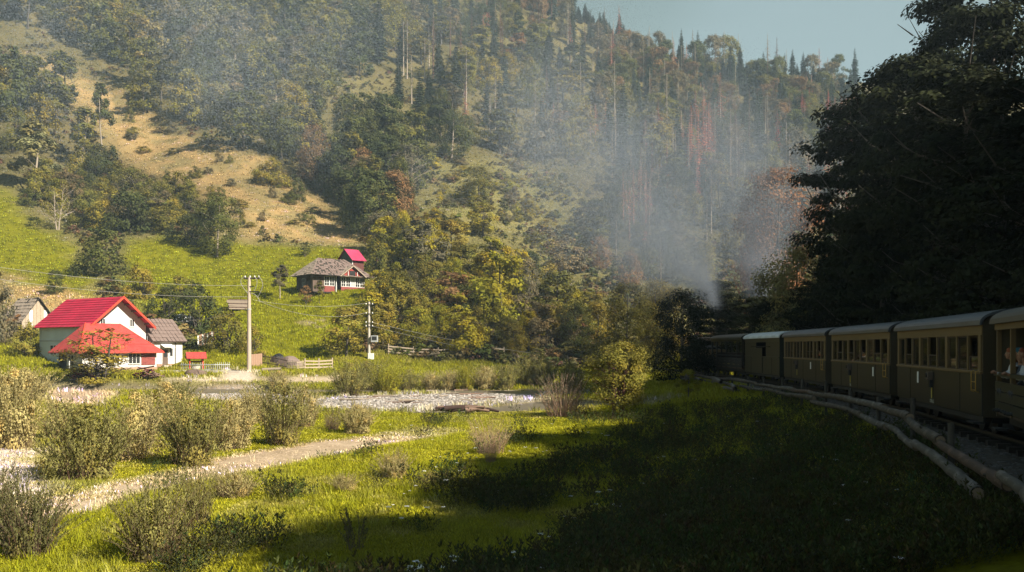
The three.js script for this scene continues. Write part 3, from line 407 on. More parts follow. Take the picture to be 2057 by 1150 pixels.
// ------------------------------------------------------------ the woods on the hill: trees too alike to tell apart
function pip(poly, x, y) { let c = false; for (let i = 0, j = poly.length - 1; i < poly.length; j = i++) if ((poly[i][1] > y) !== (poly[j][1] > y) && x < (poly[j][0] - poly[i][0]) * (y - poly[i][1]) / (poly[j][1] - poly[i][1]) + poly[i][0]) c = !c; return c; }
const farWood = { broad: [], spruce: [] };
function wood(seed, poly, gap, rowGap, fn) {
  const r = rng(seed), xs = poly.map((p) => p[0]), ys = poly.map((p) => p[1]);
  for (let y = Math.min(...ys); y <= Math.max(...ys); y += rowGap) for (let x = Math.min(...xs) + r() * gap; x <= Math.max(...xs); x += gap) { const px = x + (r() - 0.5) * gap * 0.9, row = y + (r() - 0.5) * rowGap; if (pip(poly, px, row)) fn(px, row, r); }
}
const pick = (r, list) => { let u = r(), i = 0; while (i < list.length - 1 && u > list[i][0]) { u -= list[i][0]; i++; } return list[i]; };
// the upper left wood of large broadleaf trees
wood(301, [[-60, -70], [780, -70], [800, 110], [720, 175], [650, 250], [655, 392], [600, 352], [520, 320], [430, 285], [330, 240], [240, 178], [150, 105], [60, 60], [-60, 70]], 46, 30, (px, row, r) => {
  if (r() < 0.12) return;
  const [, m, bk] = pick(r, [[0.34, L.mid, M.bark], [0.22, L.deep, M.bark], [0.26, L.olive, M.bark], [0.12, L.grey, M.barkPale], [0.06, L.pale, M.barkPale]]), tall = r() < 0.3;
  if (r() < 0.09) treeAt('spruce_tree', 'dark spruce in the hazy wood at the upper left', 'tree', 'spruce', px, row, 100 + r() * 30, 44, L.spruce, M.bark, 'spruces in the upper left wood');
  else treeAt('tree', 'broadleaf tree in the dense hazy wood at the upper left', 'tree', tall ? 'tall' : 'broad', px, row, 78 + r() * 40, tall ? 54 + r() * 14 : 76 + r() * 34, m, bk, 'broadleaf trees of the upper left wood');
});
wood(302, [[-40, 160], [110, 160], [190, 255], [130, 330], [60, 330], [-40, 330]], 70, 48, (px, row, r) => treeAt('tree', 'hazy broadleaf tree left of the tan slope', 'tree', r() < 0.5 ? 'tall' : 'broad', px, row, 78 + r() * 34, 60 + r() * 24, r() < 0.5 ? L.mid : L.olive, M.bark, 'hazy broadleaf trees left of the tan slope'));
wood(303, [[10, 400], [60, 372], [160, 340], [300, 372], [420, 410], [470, 470], [380, 470], [300, 462], [180, 470], [90, 448]], 38, 22, (px, row, r) => treeAt('shrub', 'mixed shrub in the thicket between tan slope and green meadow', 'shrub', 'shrub', px, row, 34 + r() * 32, 50 + r() * 34, pick(r, [[0.3, L.olive], [0.25, L.mid], [0.25, L.grey], [0.2, L.deep]])[1], M.bark, 'shrubs between the tan slope and the green meadow'));
// the mixed wood on the middle and right
const mixWood = (seed, poly, gap, rowGap, opt) => wood(seed, poly, gap, rowGap, (px, row, r) => {
  const u = r(), red = opt.red?.(px, row) ?? 0;
  if (u < opt.dead) { const rust = r() < red; treeAt('dead_spruce', rust ? 'dying rust red spruce with a tall thin trunk in the smoky wood' : 'dying bare spruce with a tall pale trunk in the smoky wood', 'tree', 'deadSpruce', px, row, opt.h * (1.0 + r() * 0.55), opt.h * 0.26, rust ? (r() < 0.3 ? L.red : L.rust) : r() < 0.5 ? L.brown : L.grey, r() < 0.6 ? M.barkPale : M.barkRed, rust ? 'rust red dying spruces' : 'bare dying spruces'); }
  else if (u < opt.dead + opt.spruce) { const q = hit(px, row); farWood.spruce.push([q, opt.h * (0.85 + r() * 0.5) * q.d / F, opt.h * 0.42 * q.d / F, r()]); }
  else if (u < opt.dead + opt.spruce + opt.broad && opt.h < 80 && (row < 40 || opt.h < 70)) farWood.broad.push([hit(px, row), opt.h * (0.7 + r() * 0.5), opt.h * (0.6 + r() * 0.4), r()]);
  else if (u < opt.dead + opt.spruce + opt.broad) treeAt('tree', opt.label, 'tree', r() < 0.35 ? 'tall' : 'broad', px, row, opt.h * (0.7 + r() * 0.5), opt.h * (0.6 + r() * 0.4), pick(r, [[0.3, L.mid], [0.25, L.deep], [0.25, L.olive], [0.12, L.grey], [0.08, L.brown]])[1], M.bark, opt.group);
  else if (u < 0.97) treeAt('shrub', 'scrubby bush on the open ground of the smoky slope', 'shrub', 'shrub', px, row, opt.h * 0.25, opt.h * 0.42, r() < 0.5 ? L.olive : L.grey, M.bark, 'scrubby bushes on the smoky slope');
});
const redness = (px, row) => Math.max(0.75 * Math.exp(-(((px - 1410) / 45) ** 2)) * (row > 230 && row < 400 ? 1 : 0.2), 0.9 * Math.exp(-(((px - 1690) / 60) ** 2)), 0.7 * Math.exp(-(((px - 1640) / 40) ** 2)), 0.35 * Math.exp(-(((px - 985) / 60) ** 2)), 0.3 * Math.exp(-(((px - 1265) / 60) ** 2)));
mixWood(311, [[790, -50], [1130, -50], [1170, 40], [1180, 160], [1060, 180], [960, 170], [860, 140], [790, 110]], 32, 22, { dead: 0.2, spruce: 0.36, broad: 0.34, h: 74, red: redness, label: 'broadleaf tree in the mixed wood at the top of the hill', group: 'broadleaf trees of the mixed wood at the top' });
mixWood(312, [[800, 120], [960, 170], [1060, 190], [1180, 180], [1200, 330], [1080, 330], [960, 320], [860, 300], [800, 230]], 34, 25, { dead: 0.2, spruce: 0.22, broad: 0.34, h: 84, red: redness, label: 'broadleaf tree on the hazy middle slope', group: 'broadleaf trees on the hazy middle slope' });
mixWood(313, [[1180, 60], [1300, 118], [1440, 140], [1560, 150], [1720, 175], [1730, 300], [1600, 300], [1400, 260], [1200, 230]], 22, 15, { dead: 0.2, spruce: 0.46, broad: 0.3, h: 60, red: redness, label: 'broadleaf tree in the mixed wood below the skyline', group: 'broadleaf trees below the skyline' });
mixWood(314, [[1190, 240], [1400, 270], [1600, 310], [1720, 320], [1700, 480], [1560, 470], [1450, 480], [1330, 470], [1230, 430]], 30, 22, { dead: 0.36, spruce: 0.22, broad: 0.2, h: 92, red: redness, label: 'broadleaf tree among the smoky dying spruces', group: 'broadleaf trees among the dying spruces' });
mixWood(315, [[1160, 440], [1300, 470], [1500, 490], [1640, 500], [1600, 600], [1420, 600], [1280, 590], [1180, 560]], 38, 26, { dead: 0.22, spruce: 0.06, broad: 0.3, h: 84, red: redness, label: 'bushy tree low on the smoky slope behind the train', group: 'bushy trees low on the smoky slope' });
wood(316, [[650, 300], [840, 300], [850, 420], [780, 480], [690, 470], [660, 400]], 42, 28, (px, row, r) => treeAt('tree', 'broadleaf tree in the dark wood above the old house', 'tree', 'broad', px, row, 84 + r() * 40, 74 + r() * 34, pick(r, [[0.4, L.deep], [0.3, L.mid], [0.15, L.grey], [0.15, L.brown]])[1], M.bark, 'broadleaf trees of the dark wood above the old house'));
wood(317, [[740, 500], [860, 500], [1000, 540], [1120, 600], [1190, 640], [1180, 712], [700, 716], [760, 600]], 48, 28, (px, row, r) => { if (r() < 0.8) treeAt('tree', 'bushy green tree filling the lower wood beside the second pole', 'tree', r() < 0.75 ? 'broad' : 'shrub', px, row, 58 + r() * 40, 64 + r() * 34, pick(r, [[0.42, L.lime], [0.3, L.olive], [0.13, L.mid], [0.08, L.grey], [0.07, L.yellow]])[1], M.bark, 'bushy trees filling the lower wood'); });
// skyline spruces
for (let px = 1140; px < 1730; px += 6.5) { const r = rng(px), row = 30 + (px - 1150) * (px < 1300 ? 0.55 : 0.2) + (px < 1300 ? 0 : 52) + r() * 14; const q = hit(px + r() * 10, Math.max(8, row)); farWood.spruce.push([q, (24 + r() * r() * 30) * q.d / F, (16 + r() * 7) * q.d / F, r()]); }
{
  { const fb = farWood.broad, im = new THREE.InstancedMesh(GEO.broad[1].crown, leafMat(1, 1, 1), fb.length), m5 = new THREE.Matrix4(), q5 = new THREE.Quaternion(), col = new THREE.Color(), tones = [[0.105, 0.115, 0.034], [0.07, 0.085, 0.032], [0.15, 0.145, 0.042], [0.135, 0.12, 0.085], [0.17, 0.11, 0.06]]; fb.forEach(([q, h, w, u], i) => { const k = q.d / F, t = tones[Math.floor(u * 4.99)], v = 0.85 + 0.3 * ((u * 37) % 1); im.setMatrixAt(i, m5.compose(onLand(q.x, q.d, -0.2), q5.setFromAxisAngle(V(0, 1, 0), u * 40), V(w * k / 8, h * k / 10, w * k / 8))); im.setColorAt(i, col.setRGB(t[0] * v, t[1] * v, t[2] * v)); }); im.name = 'far_broadleaf_trees'; kindOf(im, 'stuff'); tag(im, 'far broadleaf crowns of the mixed wood near the skyline', 'wood'); scene.add(im); }
  const sp = farWood.spruce, m4 = new THREE.Matrix4(), q4 = new THREE.Quaternion();
  sp.sort((a, b) => b[1] / b[0].d - a[1] / a[0].d);
  sp.slice(0, 260).forEach(([q, h, w, u]) => plant('spruce_tree', 'dark green spruce in the wood on the upper hill', 'tree', 'spruce', onLand(q.x, q.d, -0.2), h, w, L.spruce, M.bark, 'dark green spruces of the upper hill'));
  const rest = sp.slice(260); if (rest.length) { const im = new THREE.InstancedMesh(GEO.spruce[0].crown, L.spruce, rest.length); rest.forEach(([q, h, w, u], i) => im.setMatrixAt(i, m4.compose(onLand(q.x, q.d, -0.2), q4.setFromAxisAngle(V(0, 1, 0), u * 6), V(w / 3.6, h / 10, w / 3.6)))); im.name = 'far_spruces'; kindOf(im, 'stuff'); tag(im, 'small far spruces along the skyline of the hill', 'wood'); scene.add(im); }
}
// the rust red and bare trunks that stand out of the smoke
for (const [px, row, h, k] of [[1388, 372, 165, 1], [1402, 396, 180, 1], [1414, 372, 178, 1], [1424, 360, 160, 1], [1436, 352, 150, 0], [1384, 410, 150, 0], [1352, 380, 130, 0], [1468, 360, 150, 0], [1480, 372, 140, 0]]) treeAt('dead_spruce', k ? 'rust red dying spruce in the tall cluster right of the smoke' : 'bare pale spruce trunk beside the rust red cluster', 'tree', k ? 'rustSpruce' : 'deadSpruce', px, row, h, h * 0.2, k ? L.rust : L.brown, k ? M.barkRust : M.barkPale, k ? 'tall cluster of rust red spruces' : 'bare trunks beside the rust red cluster');
for (const [px, row, h] of [[1252, 452, 110], [1264, 484, 125], [1272, 450, 118], [1283, 440, 104], [1298, 448, 112], [1186, 298, 90], [1196, 290, 84], [1216, 284, 80], [1228, 180, 90], [978, 74, 78], [970, 80, 66], [1090, 270, 80], [1112, 280, 76], [1340, 404, 120], [1310, 380, 96]]) treeAt('dead_spruce', 'bare orange brown spruce trunk in the thin smoke left of the rust red cluster', 'tree', 'deadSpruce', px, row, h, h * 0.24, L.rust, M.barkRust, 'bare orange brown spruce trunks');
for (const [px, row, h, k] of [[1612, 262, 78, 1], [1626, 258, 82, 1], [1664, 262, 84, 1], [1678, 274, 82, 1], [1690, 282, 88, 1], [1700, 270, 76, 1], [1706, 288, 72, 0]]) treeAt('dead_spruce', 'rust red spruce high on the right next to the dark tree wall', 'tree', 'rustSpruce', px, row, h, h * 0.26, k ? L.red : L.rust, M.barkRust, 'rust red spruces high on the right');
// small bushes on the tan slope
wood(318, [[170, 190], [330, 262], [480, 310], [600, 400], [690, 480], [500, 480], [460, 430], [330, 400], [240, 320]], 34, 19, (px, row, r) => { if (r() < 0.5) treeAt('shrub', 'small round bush dotted on the tan slope', 'shrub', 'shrub', px, row, 10 + r() * 20, 18 + r() * 26, pick(r, [[0.4, L.olive], [0.3, L.grey], [0.3, L.mid]])[1], M.bark, 'small bushes dotted on the tan slope'); });
wood(319, [[840, 330], [960, 330], [1080, 340], [1170, 430], [1200, 520], [1100, 520], [1000, 480], [880, 470]], 32, 17, (px, row, r) => { if (r() < 0.62) treeAt('shrub', 'low bush on the scrubby sunlit slope in the middle', 'shrub', 'shrub', px, row, 10 + r() * 22, 20 + r() * 30, pick(r, [[0.45, L.olive], [0.25, L.grey], [0.3, L.lime]])[1], M.bark, 'low bushes on the scrubby middle slope'); });

// ------------------------------------------------------------ willow brush in the meadow and along the river
const BU = [
  ['willow bush at the lower left corner with dark leaves', 'fine', 60, 1115, 176, 190, L.willowDark], ['tall dark stemmed willow bush left of the lower left corner bush', 'fine', -30, 1100, 190, 150, L.willowDark],
  ['feathery willow bush in the lower left beside the dirt track', 'fine', 305, 1125, 186, 214, L.willow], ['thin willow shoots right behind the feathery bush by the dirt track', 'fine', 395, 1060, 140, 90, L.willow], ['low weedy willow by the near edge of the dirt track', 'fine', 470, 1000, 70, 120, L.willowPale],
  ['broad willow bush on the far side of the dirt track at left', 'tall', 170, 962, 176, 230, L.willow], ['pale willow bush behind the broad one at the left edge', 'tall', 28, 900, 170, 170, L.willowPale], ['grey green willow left of the dark dense one', 'tall', 270, 925, 146, 150, L.willowPale], ['dark dense willow bush in the row beyond the track', 'tall', 385, 932, 150, 170, L.willow], ['pale reedy willow right of the dark dense one', 'tall', 465, 905, 120, 120, L.willowPale], ['upright green willow bush near the gravel bar', 'tall', 566, 894, 136, 140, L.willow], ['pale willow behind the upright green one', 'tall', 612, 860, 90, 90, L.willowPale],
  ['small dark brown twiggy bush beside the gravel bar', 'dry', 668, 864, 44, 48, L.grey, twigMat], ['pale dry bush right of the small dark twiggy one', 'tall', 716, 872, 70, 96, L.willowPale], ['dry wiry bush in the middle of the meadow', 'dry', 985, 912, 76, 116, L.willowPale, twigPale], ['pale dead stalks in front of the dry wiry bush', 'dry', 985, 930, 46, 44, L.pale, twigPale], ['large brown twiggy bush left of the small willow tree', 'dry', 1128, 838, 92, 124, L.grey, twigPale],
  ['leafy willow bush at the left edge below the house', 'tall', 40, 812, 80, 140, L.willowPale], ['pale willow bush below the earth bank left of the road', 'tall', 120, 880, 80, 110, L.willowPale], ['bushy willow on the far river bank below the pole', 'tall', 700, 796, 72, 104, L.willow], ['bright bushy willow on the far river bank right of centre', 'tall', 775, 792, 62, 90, L.lime], ['round green willow on the far bank above the driftwood', 'tall', 935, 782, 52, 60, L.lime], ['grey willow on the far bank near the large brown bush', 'tall', 1018, 780, 50, 66, L.willow], ['dark green bush on the far bank by the small willow tree', 'tall', 1092, 778, 70, 80, L.willow], ['low pale bush in the middle of the far bank', 'tall', 866, 782, 40, 60, L.willowPale], ['willow right of the low pale far bank bush', 'tall', 1150, 790, 70, 80, L.olive], ['low shrubby willow under the picket fence', 'tall', 560, 782, 40, 70, L.willowPale],
    ['pale clump behind the dark dense bush', 'tall', 330, 870, 110, 150, L.willowPale],  ['low pale clump in front of the gravel at left', 'tall', 510, 850, 80, 120, L.willowPale],  ['low olive clump on the bank under the house', 'tall', 355, 812, 52, 110, L.willow], ['dense green clump on the far bank behind the pole willow', 'tall', 740, 786, 66, 90, L.willow], ['low green clump on the far bank right of the bright willow', 'tall', 820, 784, 44, 70, L.willow], ['small willow on the far bank in the middle', 'tall', 905, 782, 44, 60, L.willowPale], ['pale clump on the far bank left of the grey willow', 'tall', 975, 780, 50, 70, L.willowPale], ['rounded clump on the far bank behind the brown bush', 'tall', 1060, 776, 60, 80, L.willow],
  ['shaded weedy plant at the edge of the tree shadow', 'weed', 714, 1108, 96, 62, L.willowDark], ['wispy weeds in the sun right of the dirt track', 'fine', 790, 962, 66, 90, L.willowPale], ['low weeds between track and tree shadow', 'fine', 690, 985, 40, 70, L.willowPale], ['sprawling brown weeds where the tree shadow starts', 'dry', 880, 975, 36, 110, L.willow, twigMat],
];
BU.forEach(([l, k, px, row, h, w, m, tw], i) => brushAt('willow_bush', l, k, px, row, h, w, m, tw, undefined, i));

// ------------------------------------------------------------ buildings
const R1 = 0.977;
function windowUnit(parent, x, y, z, w, h, ry = 0, cols = 2, rows = 1, frame = M.whitePaint, paneMat = M.dark) {   // > window > pane
  const t = 0.06, g = [BX(w + t, t, 0.08, 0, h / 2), BX(w + t, t, 0.1, 0, -h / 2), BX(t, h - t, 0.08, -w / 2), BX(t, h - t, 0.08, w / 2)];
  for (let k = 1; k < cols; k++) g.push(BX(0.045, h - t, 0.06, -w / 2 + w * k / cols)); for (let k = 1; k < rows; k++) g.push(BX(w - t, 0.035, 0.05, 0, -h / 2 + h * k / rows, 0.003));
  const f = part('window', merge(g), frame, parent); f.position.set(x, y, z); f.rotation.y = ry;
  for (let k = 0; k < cols; k++) part('pane', BX(w / cols - 0.045, h - t, 0.015, -w / 2 + w * (k + 0.5) / cols, 0, -0.012), paneMat, f);
  return f;
}
function shingles(seed, A, B, C, D, rows, per, mat, parent, gaps = 0, name = 'shingles', thick = 0.035) {   // boards laid over the quad A-B (eave) C-D (ridge): A,B,C,D = left eave, right eave, right ridge, left ridge
  const r = rng(seed), a = V(...A), b = V(...B), c = V(...C), d = V(...D), n = b.clone().sub(a).cross(d.clone().sub(a)).normalize(), list = [], m = new THREE.Matrix4();
  for (let i = 0; i < rows; i++) {
    const l0 = a.clone().lerp(d, i / rows), r0 = b.clone().lerp(c, i / rows), l1 = a.clone().lerp(d, (i + 1.25) / rows), r1 = b.clone().lerp(c, (i + 1.25) / rows), k = Math.max(1, Math.round(per * l0.distanceTo(r0) / a.distanceTo(b)));
    for (let j = 0; j < k; j++) {
      if (r() < gaps * (0.4 + 1.2 * vnoise(i * 0.7 + seed, j * 0.35))) continue;
      const p0 = l0.clone().lerp(r0, (j + 0.5) / k), p1 = l1.clone().lerp(r1, (j + 0.5) / k), y = p1.clone().sub(p0), len = y.length() * (0.85 + 0.25 * r()); y.normalize(); const x = y.clone().cross(n).normalize();
      const wd = l0.distanceTo(r0) / k * (0.82 + 0.16 * r()), g = new THREE.BoxGeometry(wd, len, thick);
      m.makeBasis(x, y, n); g.rotateZ((r() - 0.5) * (0.03 + gaps * 0.5)); g.rotateX(-0.07 + (r() - 0.5) * gaps * 0.3); g.applyMatrix4(m); const o = p0.clone().addScaledVector(y, len / 2).addScaledVector(n, 0.03 + r() * 0.025); g.translate(o.x, o.y, o.z); list.push(g);
    }
  }
  return kindOf(part(name, merge(list), mat, parent), 'stuff');
}
const gableWall = (w, eave, ridge, z0, z1) => poly([[-w, 0, z1], [w, 0, z1], [w, eave, z1], [0, ridge, z1], [-w, eave, z1], [-w, 0, z0], [w, 0, z0], [w, eave, z0], [0, ridge, z0], [-w, eave, z0]], [[0, 1, 2, 3, 4], [6, 5, 9, 8, 7], [1, 6, 7, 2], [5, 0, 4, 9], [2, 7, 8, 3], [9, 4, 3, 8]]);
function slab(A, B, C, D, t) { const n = V(...B).sub(V(...A)).cross(V(...D).sub(V(...A))).normalize().multiplyScalar(t), q = [A, B, C, D], u = q.map((p) => [p[0] + n.x, p[1] + n.y, p[2] + n.z]); return poly([...q, ...u], [[3, 2, 1, 0], [4, 5, 6, 7], [0, 1, 5, 4], [1, 2, 6, 5], [2, 3, 7, 6], [3, 0, 4, 7]]); }
{ // large red roofed house
  const x0 = -40.0, d0 = 90, g0 = land(x0 - 2, d0 + 2), o = thing('house', 'white house with a crimson gable roof and a lower red hipped front roof', 'house', V(x0, g0, -d0), R1), e = 5.85 - g0, rg = 8.5 - g0, w = 3.1, L0 = 9.2, s = (rg - e) / (w), ov = 0.5;
  part('wall', gableWall(w, e, rg - 0.1, -L0, 0), M.whiteWall, o);
  part('side_wall_facing', BX(0.03, e - 0.1, L0 - 0.02, -w - 0.017, (e - 0.1) / 2, -L0 / 2), M.blueWall, o, 'bluish plastered side wall of the house');
  part('storey_band', BX(0.06, 0.16, L0, -w - 0.04, e - 1.75, -L0 / 2), M.greyPaint, o);
  for (const sg of [-1, 1]) {
    const ex = sg * (w + ov), ey = e - ov * s, A = sg < 0 ? [[ex, ey, -L0 - 0.3], [ex, ey, 0.95], [0, rg, 0.95], [0, rg, -L0 - 0.3]] : [[ex, ey, 0.95], [ex, ey, -L0 - 0.3], [0, rg, -L0 - 0.3], [0, rg, 0.95]];
    const rf = part('roof', slab(...A, 0.09), M.crimson, o); const a = V(...A[0]), b = V(...A[1]), c = V(...A[2]), dd = V(...A[3]);
    for (let k = 1; k < 12; k++) { const p = a.clone().lerp(dd, k / 12), q = b.clone().lerp(c, k / 12), g = new THREE.CylinderGeometry(0.035, 0.035, p.distanceTo(q), 5).rotateX(Math.PI / 2), m = p.clone().lerp(q, 0.5); g.translate(m.x - sg * -0.055, m.y + 0.085, m.z); part('roof_ridge', g, M.crimson, rf); }
    part('barge_board', slab([ex, ey - 0.14, 0.99], [ex, ey + 0.12, 0.99], [0, rg + 0.12, 0.99], [0, rg - 0.14, 0.99], 0.05), M.redTrim, o);
    for (let k = 0; k < 4; k++) part('rafter_end', BX(0.1, 0.13, 0.9, sg * (0.7 + k * 0.75), rg - (0.7 + k * 0.75) * s - 0.12, 0.45), M.oldWood, o);
  }
  windowUnit(o, 1.5, e + 0.1, 0.03, 0.5, 0.75); windowUnit(o, -1.7, e + 0.1, 0.03, 0.5, 0.7); windowUnit(o, -w - 0.07, 2.1, -6.4, 1.2, 1.0, -Math.PI / 2, 2);
  // front part under the hipped roof
  part('front_wall', BX(7.8, 2.0, 3.45, -1.9, 1.0, 1.75), M.whiteWall, o); part('wall_panel', BX(1.5, 1.15, 0.05, 1.05, 1.2, 3.51), M.redPaint, o, 'weathered red panel beside the front window'); part('plinth', BX(7.9, 0.45, 3.6, -1.9, 0.18, 1.78), M.pinkWood, o);
  windowUnit(o, -0.5, 1.25, 3.52, 1.25, 1.0, 0, 3); windowUnit(o, -2.6, 1.25, 3.52, 1.0, 1.0, 0, 2); windowUnit(o, -5.84, 1.1, 1.6, 1.0, 1.1, -Math.PI / 2, 2);
  part('porch_recess', BX(0.06, 1.8, 1.3, -5.83, 0.95, 0.1), M.dark, o);
  const E = 1.9, Tp = 4.75, P = [[-6.5, E, -1.3], [2.5, E, -1.3], [2.5, E, 4.0], [-6.5, E, 4.0], [-3.9, Tp, 0.7], [-0.3, Tp, 0.7], [-6.5, E - 0.1, -1.3], [2.5, E - 0.1, -1.3], [2.5, E - 0.1, 4.0], [-6.5, E - 0.1, 4.0]];
  const hr = part('front_roof', poly(P, [[3, 2, 5, 4], [0, 3, 4], [2, 1, 5], [1, 0, 4, 5], [6, 7, 8, 9], [9, 8, 2, 3], [8, 7, 1, 2], [6, 9, 3, 0], [7, 6, 0, 1]]), M.redRoof, o, 'orange red hipped sheet metal roof');
  for (const k of [0.28, 0.62]) { const p = V(-6.5, E, 4).lerp(V(-3.9, Tp, 0.7), k), q = V(2.5, E, 4).lerp(V(-0.3, Tp, 0.7), k); part('sheet_seam', new THREE.CylinderGeometry(0.025, 0.025, p.distanceTo(q), 5).rotateZ(Math.PI / 2).translate((p.x + q.x) / 2, p.y + 0.02, p.z + 0.02), M.redRoof, hr); }
  for (const [p, q] of [[3, 4], [2, 5]]) { const a = V(...P[p]), b = V(...P[q]), gg = new GB(); gg.tube([a, b], () => 0.06, 6, [1, 1, 1]); part('hip_cap', gg.build(), M.redTrim, hr); }
  part('gutter', CY(0.05, 0.05, 9, -2, E - 0.06, 4.04).translate(0, 0, 0).applyMatrix4(new THREE.Matrix4().makeTranslation(-2, E - 0.06, 4.04).multiply(new THREE.Matrix4().makeRotationZ(Math.PI / 2)).multiply(new THREE.Matrix4().makeTranslation(2, -E + 0.06, -4.04))), M.redTrim, o);
  { const g = new GB(), b = V(w + 0.75, 0.2, 0.3); g.tube([V(w + 0.45, e - 0.5, 0.6), V(w + 0.4, e - 0.9, 0.3), V(w + 0.1, e - 1.2, 0.12), V(w + 0.1, 0.3, 0.12)], () => 0.045, 6, [1, 1, 1]); part('downpipe', g.build(), M.greyPaint, o); }
}
{ // white annex with the brown roof
  const q = { x: (337 - CX) / F * 94, d: 94 }, g0 = land(q.x, q.d), o = thing('annex', 'small white outbuilding with a brown shingle roof right of the red house', 'outbuilding', V(q.x, g0 - 0.1, -q.d), R1);
  const w = 1.75, e = 2.9, rg = 4.95, D = 4.2;
  part('wall', poly([[-w, 0, 0], [w, 0, 0], [w, e, 0], [-w, e, 0], [-w, 0, -D], [w, 0, -D], [w, e, -D], [-w, e, -D], [-w, rg - 0.1, -D / 2], [w, rg - 0.1, -D / 2]], [[0, 1, 2, 3], [5, 4, 7, 6], [1, 5, 6, 9, 2], [4, 0, 3, 8, 7], [3, 2, 9, 8], [6, 7, 8, 9]]), M.whiteWall, o);
  part('roof', slab([-w - 0.3, e - 0.3, 0.35], [w + 0.3, e - 0.3, 0.35], [w + 0.3, rg, -D / 2], [-w - 0.3, rg, -D / 2], 0.06), M.oldWood, o); part('roof', slab([w + 0.3, e - 0.3, -D - 0.35], [-w - 0.3, e - 0.3, -D - 0.35], [-w - 0.3, rg, -D / 2], [w + 0.3, rg, -D / 2], 0.06), M.oldWood, o);
  shingles(5, [-w - 0.34, e - 0.24, 0.4], [w + 0.34, e - 0.24, 0.4], [w + 0.34, rg + 0.06, -D / 2], [-w - 0.34, rg + 0.06, -D / 2], 6, 9, M.shingle, o, 0.02, 'roof_shingles', 0.05);
  part('verge_board', slab([-w - 0.36, e - 0.42, 0.4], [-w - 0.36, e - 0.2, 0.4], [-w - 0.36, rg + 0.05, -D / 2], [-w - 0.36, rg - 0.17, -D / 2], 0.04), M.darkWood, o);
  const dr = part('door', BX(0.62, 1.7, 0.05, -0.35, 1.0, 0.03), M.oldWood, o); part('door_glass', BX(0.4, 0.7, 0.03, -0.35, 1.4, 0.055), M.dark, dr); part('handle', BX(0.05, 0.12, 0.05, -0.1, 1.0, 0.08), M.greyPaint, dr); part('door_canopy', slab([-0.95, 2.05, 0.75], [0.35, 2.05, 0.75], [0.35, 2.4, 0], [-0.95, 2.4, 0], 0.04), M.whitePaint, o);
  part('downpipe', CY(0.035, 0.035, 2.5, 0.85, 1.4, 0.06, 6), M.darkWood, o); part('step', BX(0.9, 0.2, 0.5, -0.35, 0.08, 0.27), M.concrete, o); part('plinth', BX(2 * w + 0.06, 0.35, 0.06, 0, 0.15, 0.012), M.pinkWood, o); windowUnit(o, 0.35, 1.55, 0.03, 0.4, 0.9, 0, 1);
}
{ // wooden hut at the left
  const q = { x: (76 - CX) / F * 106, d: 106 }, g0 = land(q.x, q.d), o = thing('wooden_hut', 'pale boarded hut with a grey shingle roof at the far left', 'hut', V(q.x, g0 - 0.3, -q.d), R1 - 0.05), w = 1.9, top = EYE + (HY - 600) / F * 106 - g0 + 0.3, e = top - 2.6, D = 5;
  part('wall', gableWall(w, e, top - 0.1, -D, 0), M.paleWood, o);
  for (let k = 0; k < 9; k++) { const x = -w + 0.21 + k * 0.42, h = Math.max(e, top - 0.25 - Math.abs(x) * 2.6 / w); part('board', BX(0.37, h, 0.04, x, h / 2, 0.022), k % 4 === 2 ? M.whitePaint : M.paleWood, o); }
  for (const sg of [-1, 1]) { const ex = sg * (w + 0.3), ey = e - 0.4; const A = sg < 0 ? [[ex, ey, -D - 0.3], [ex, ey, 0.4], [0, top, 0.4], [0, top, -D - 0.3]] : [[ex, ey, 0.4], [ex, ey, -D - 0.3], [0, top, -D - 0.3], [0, top, 0.4]]; part('roof', slab(...A, 0.05), M.darkWood, o); shingles(20 + sg, ...A, 7, 13, M.shinglePale, o, 0.03, 'roof_shingles', 0.05); }
}
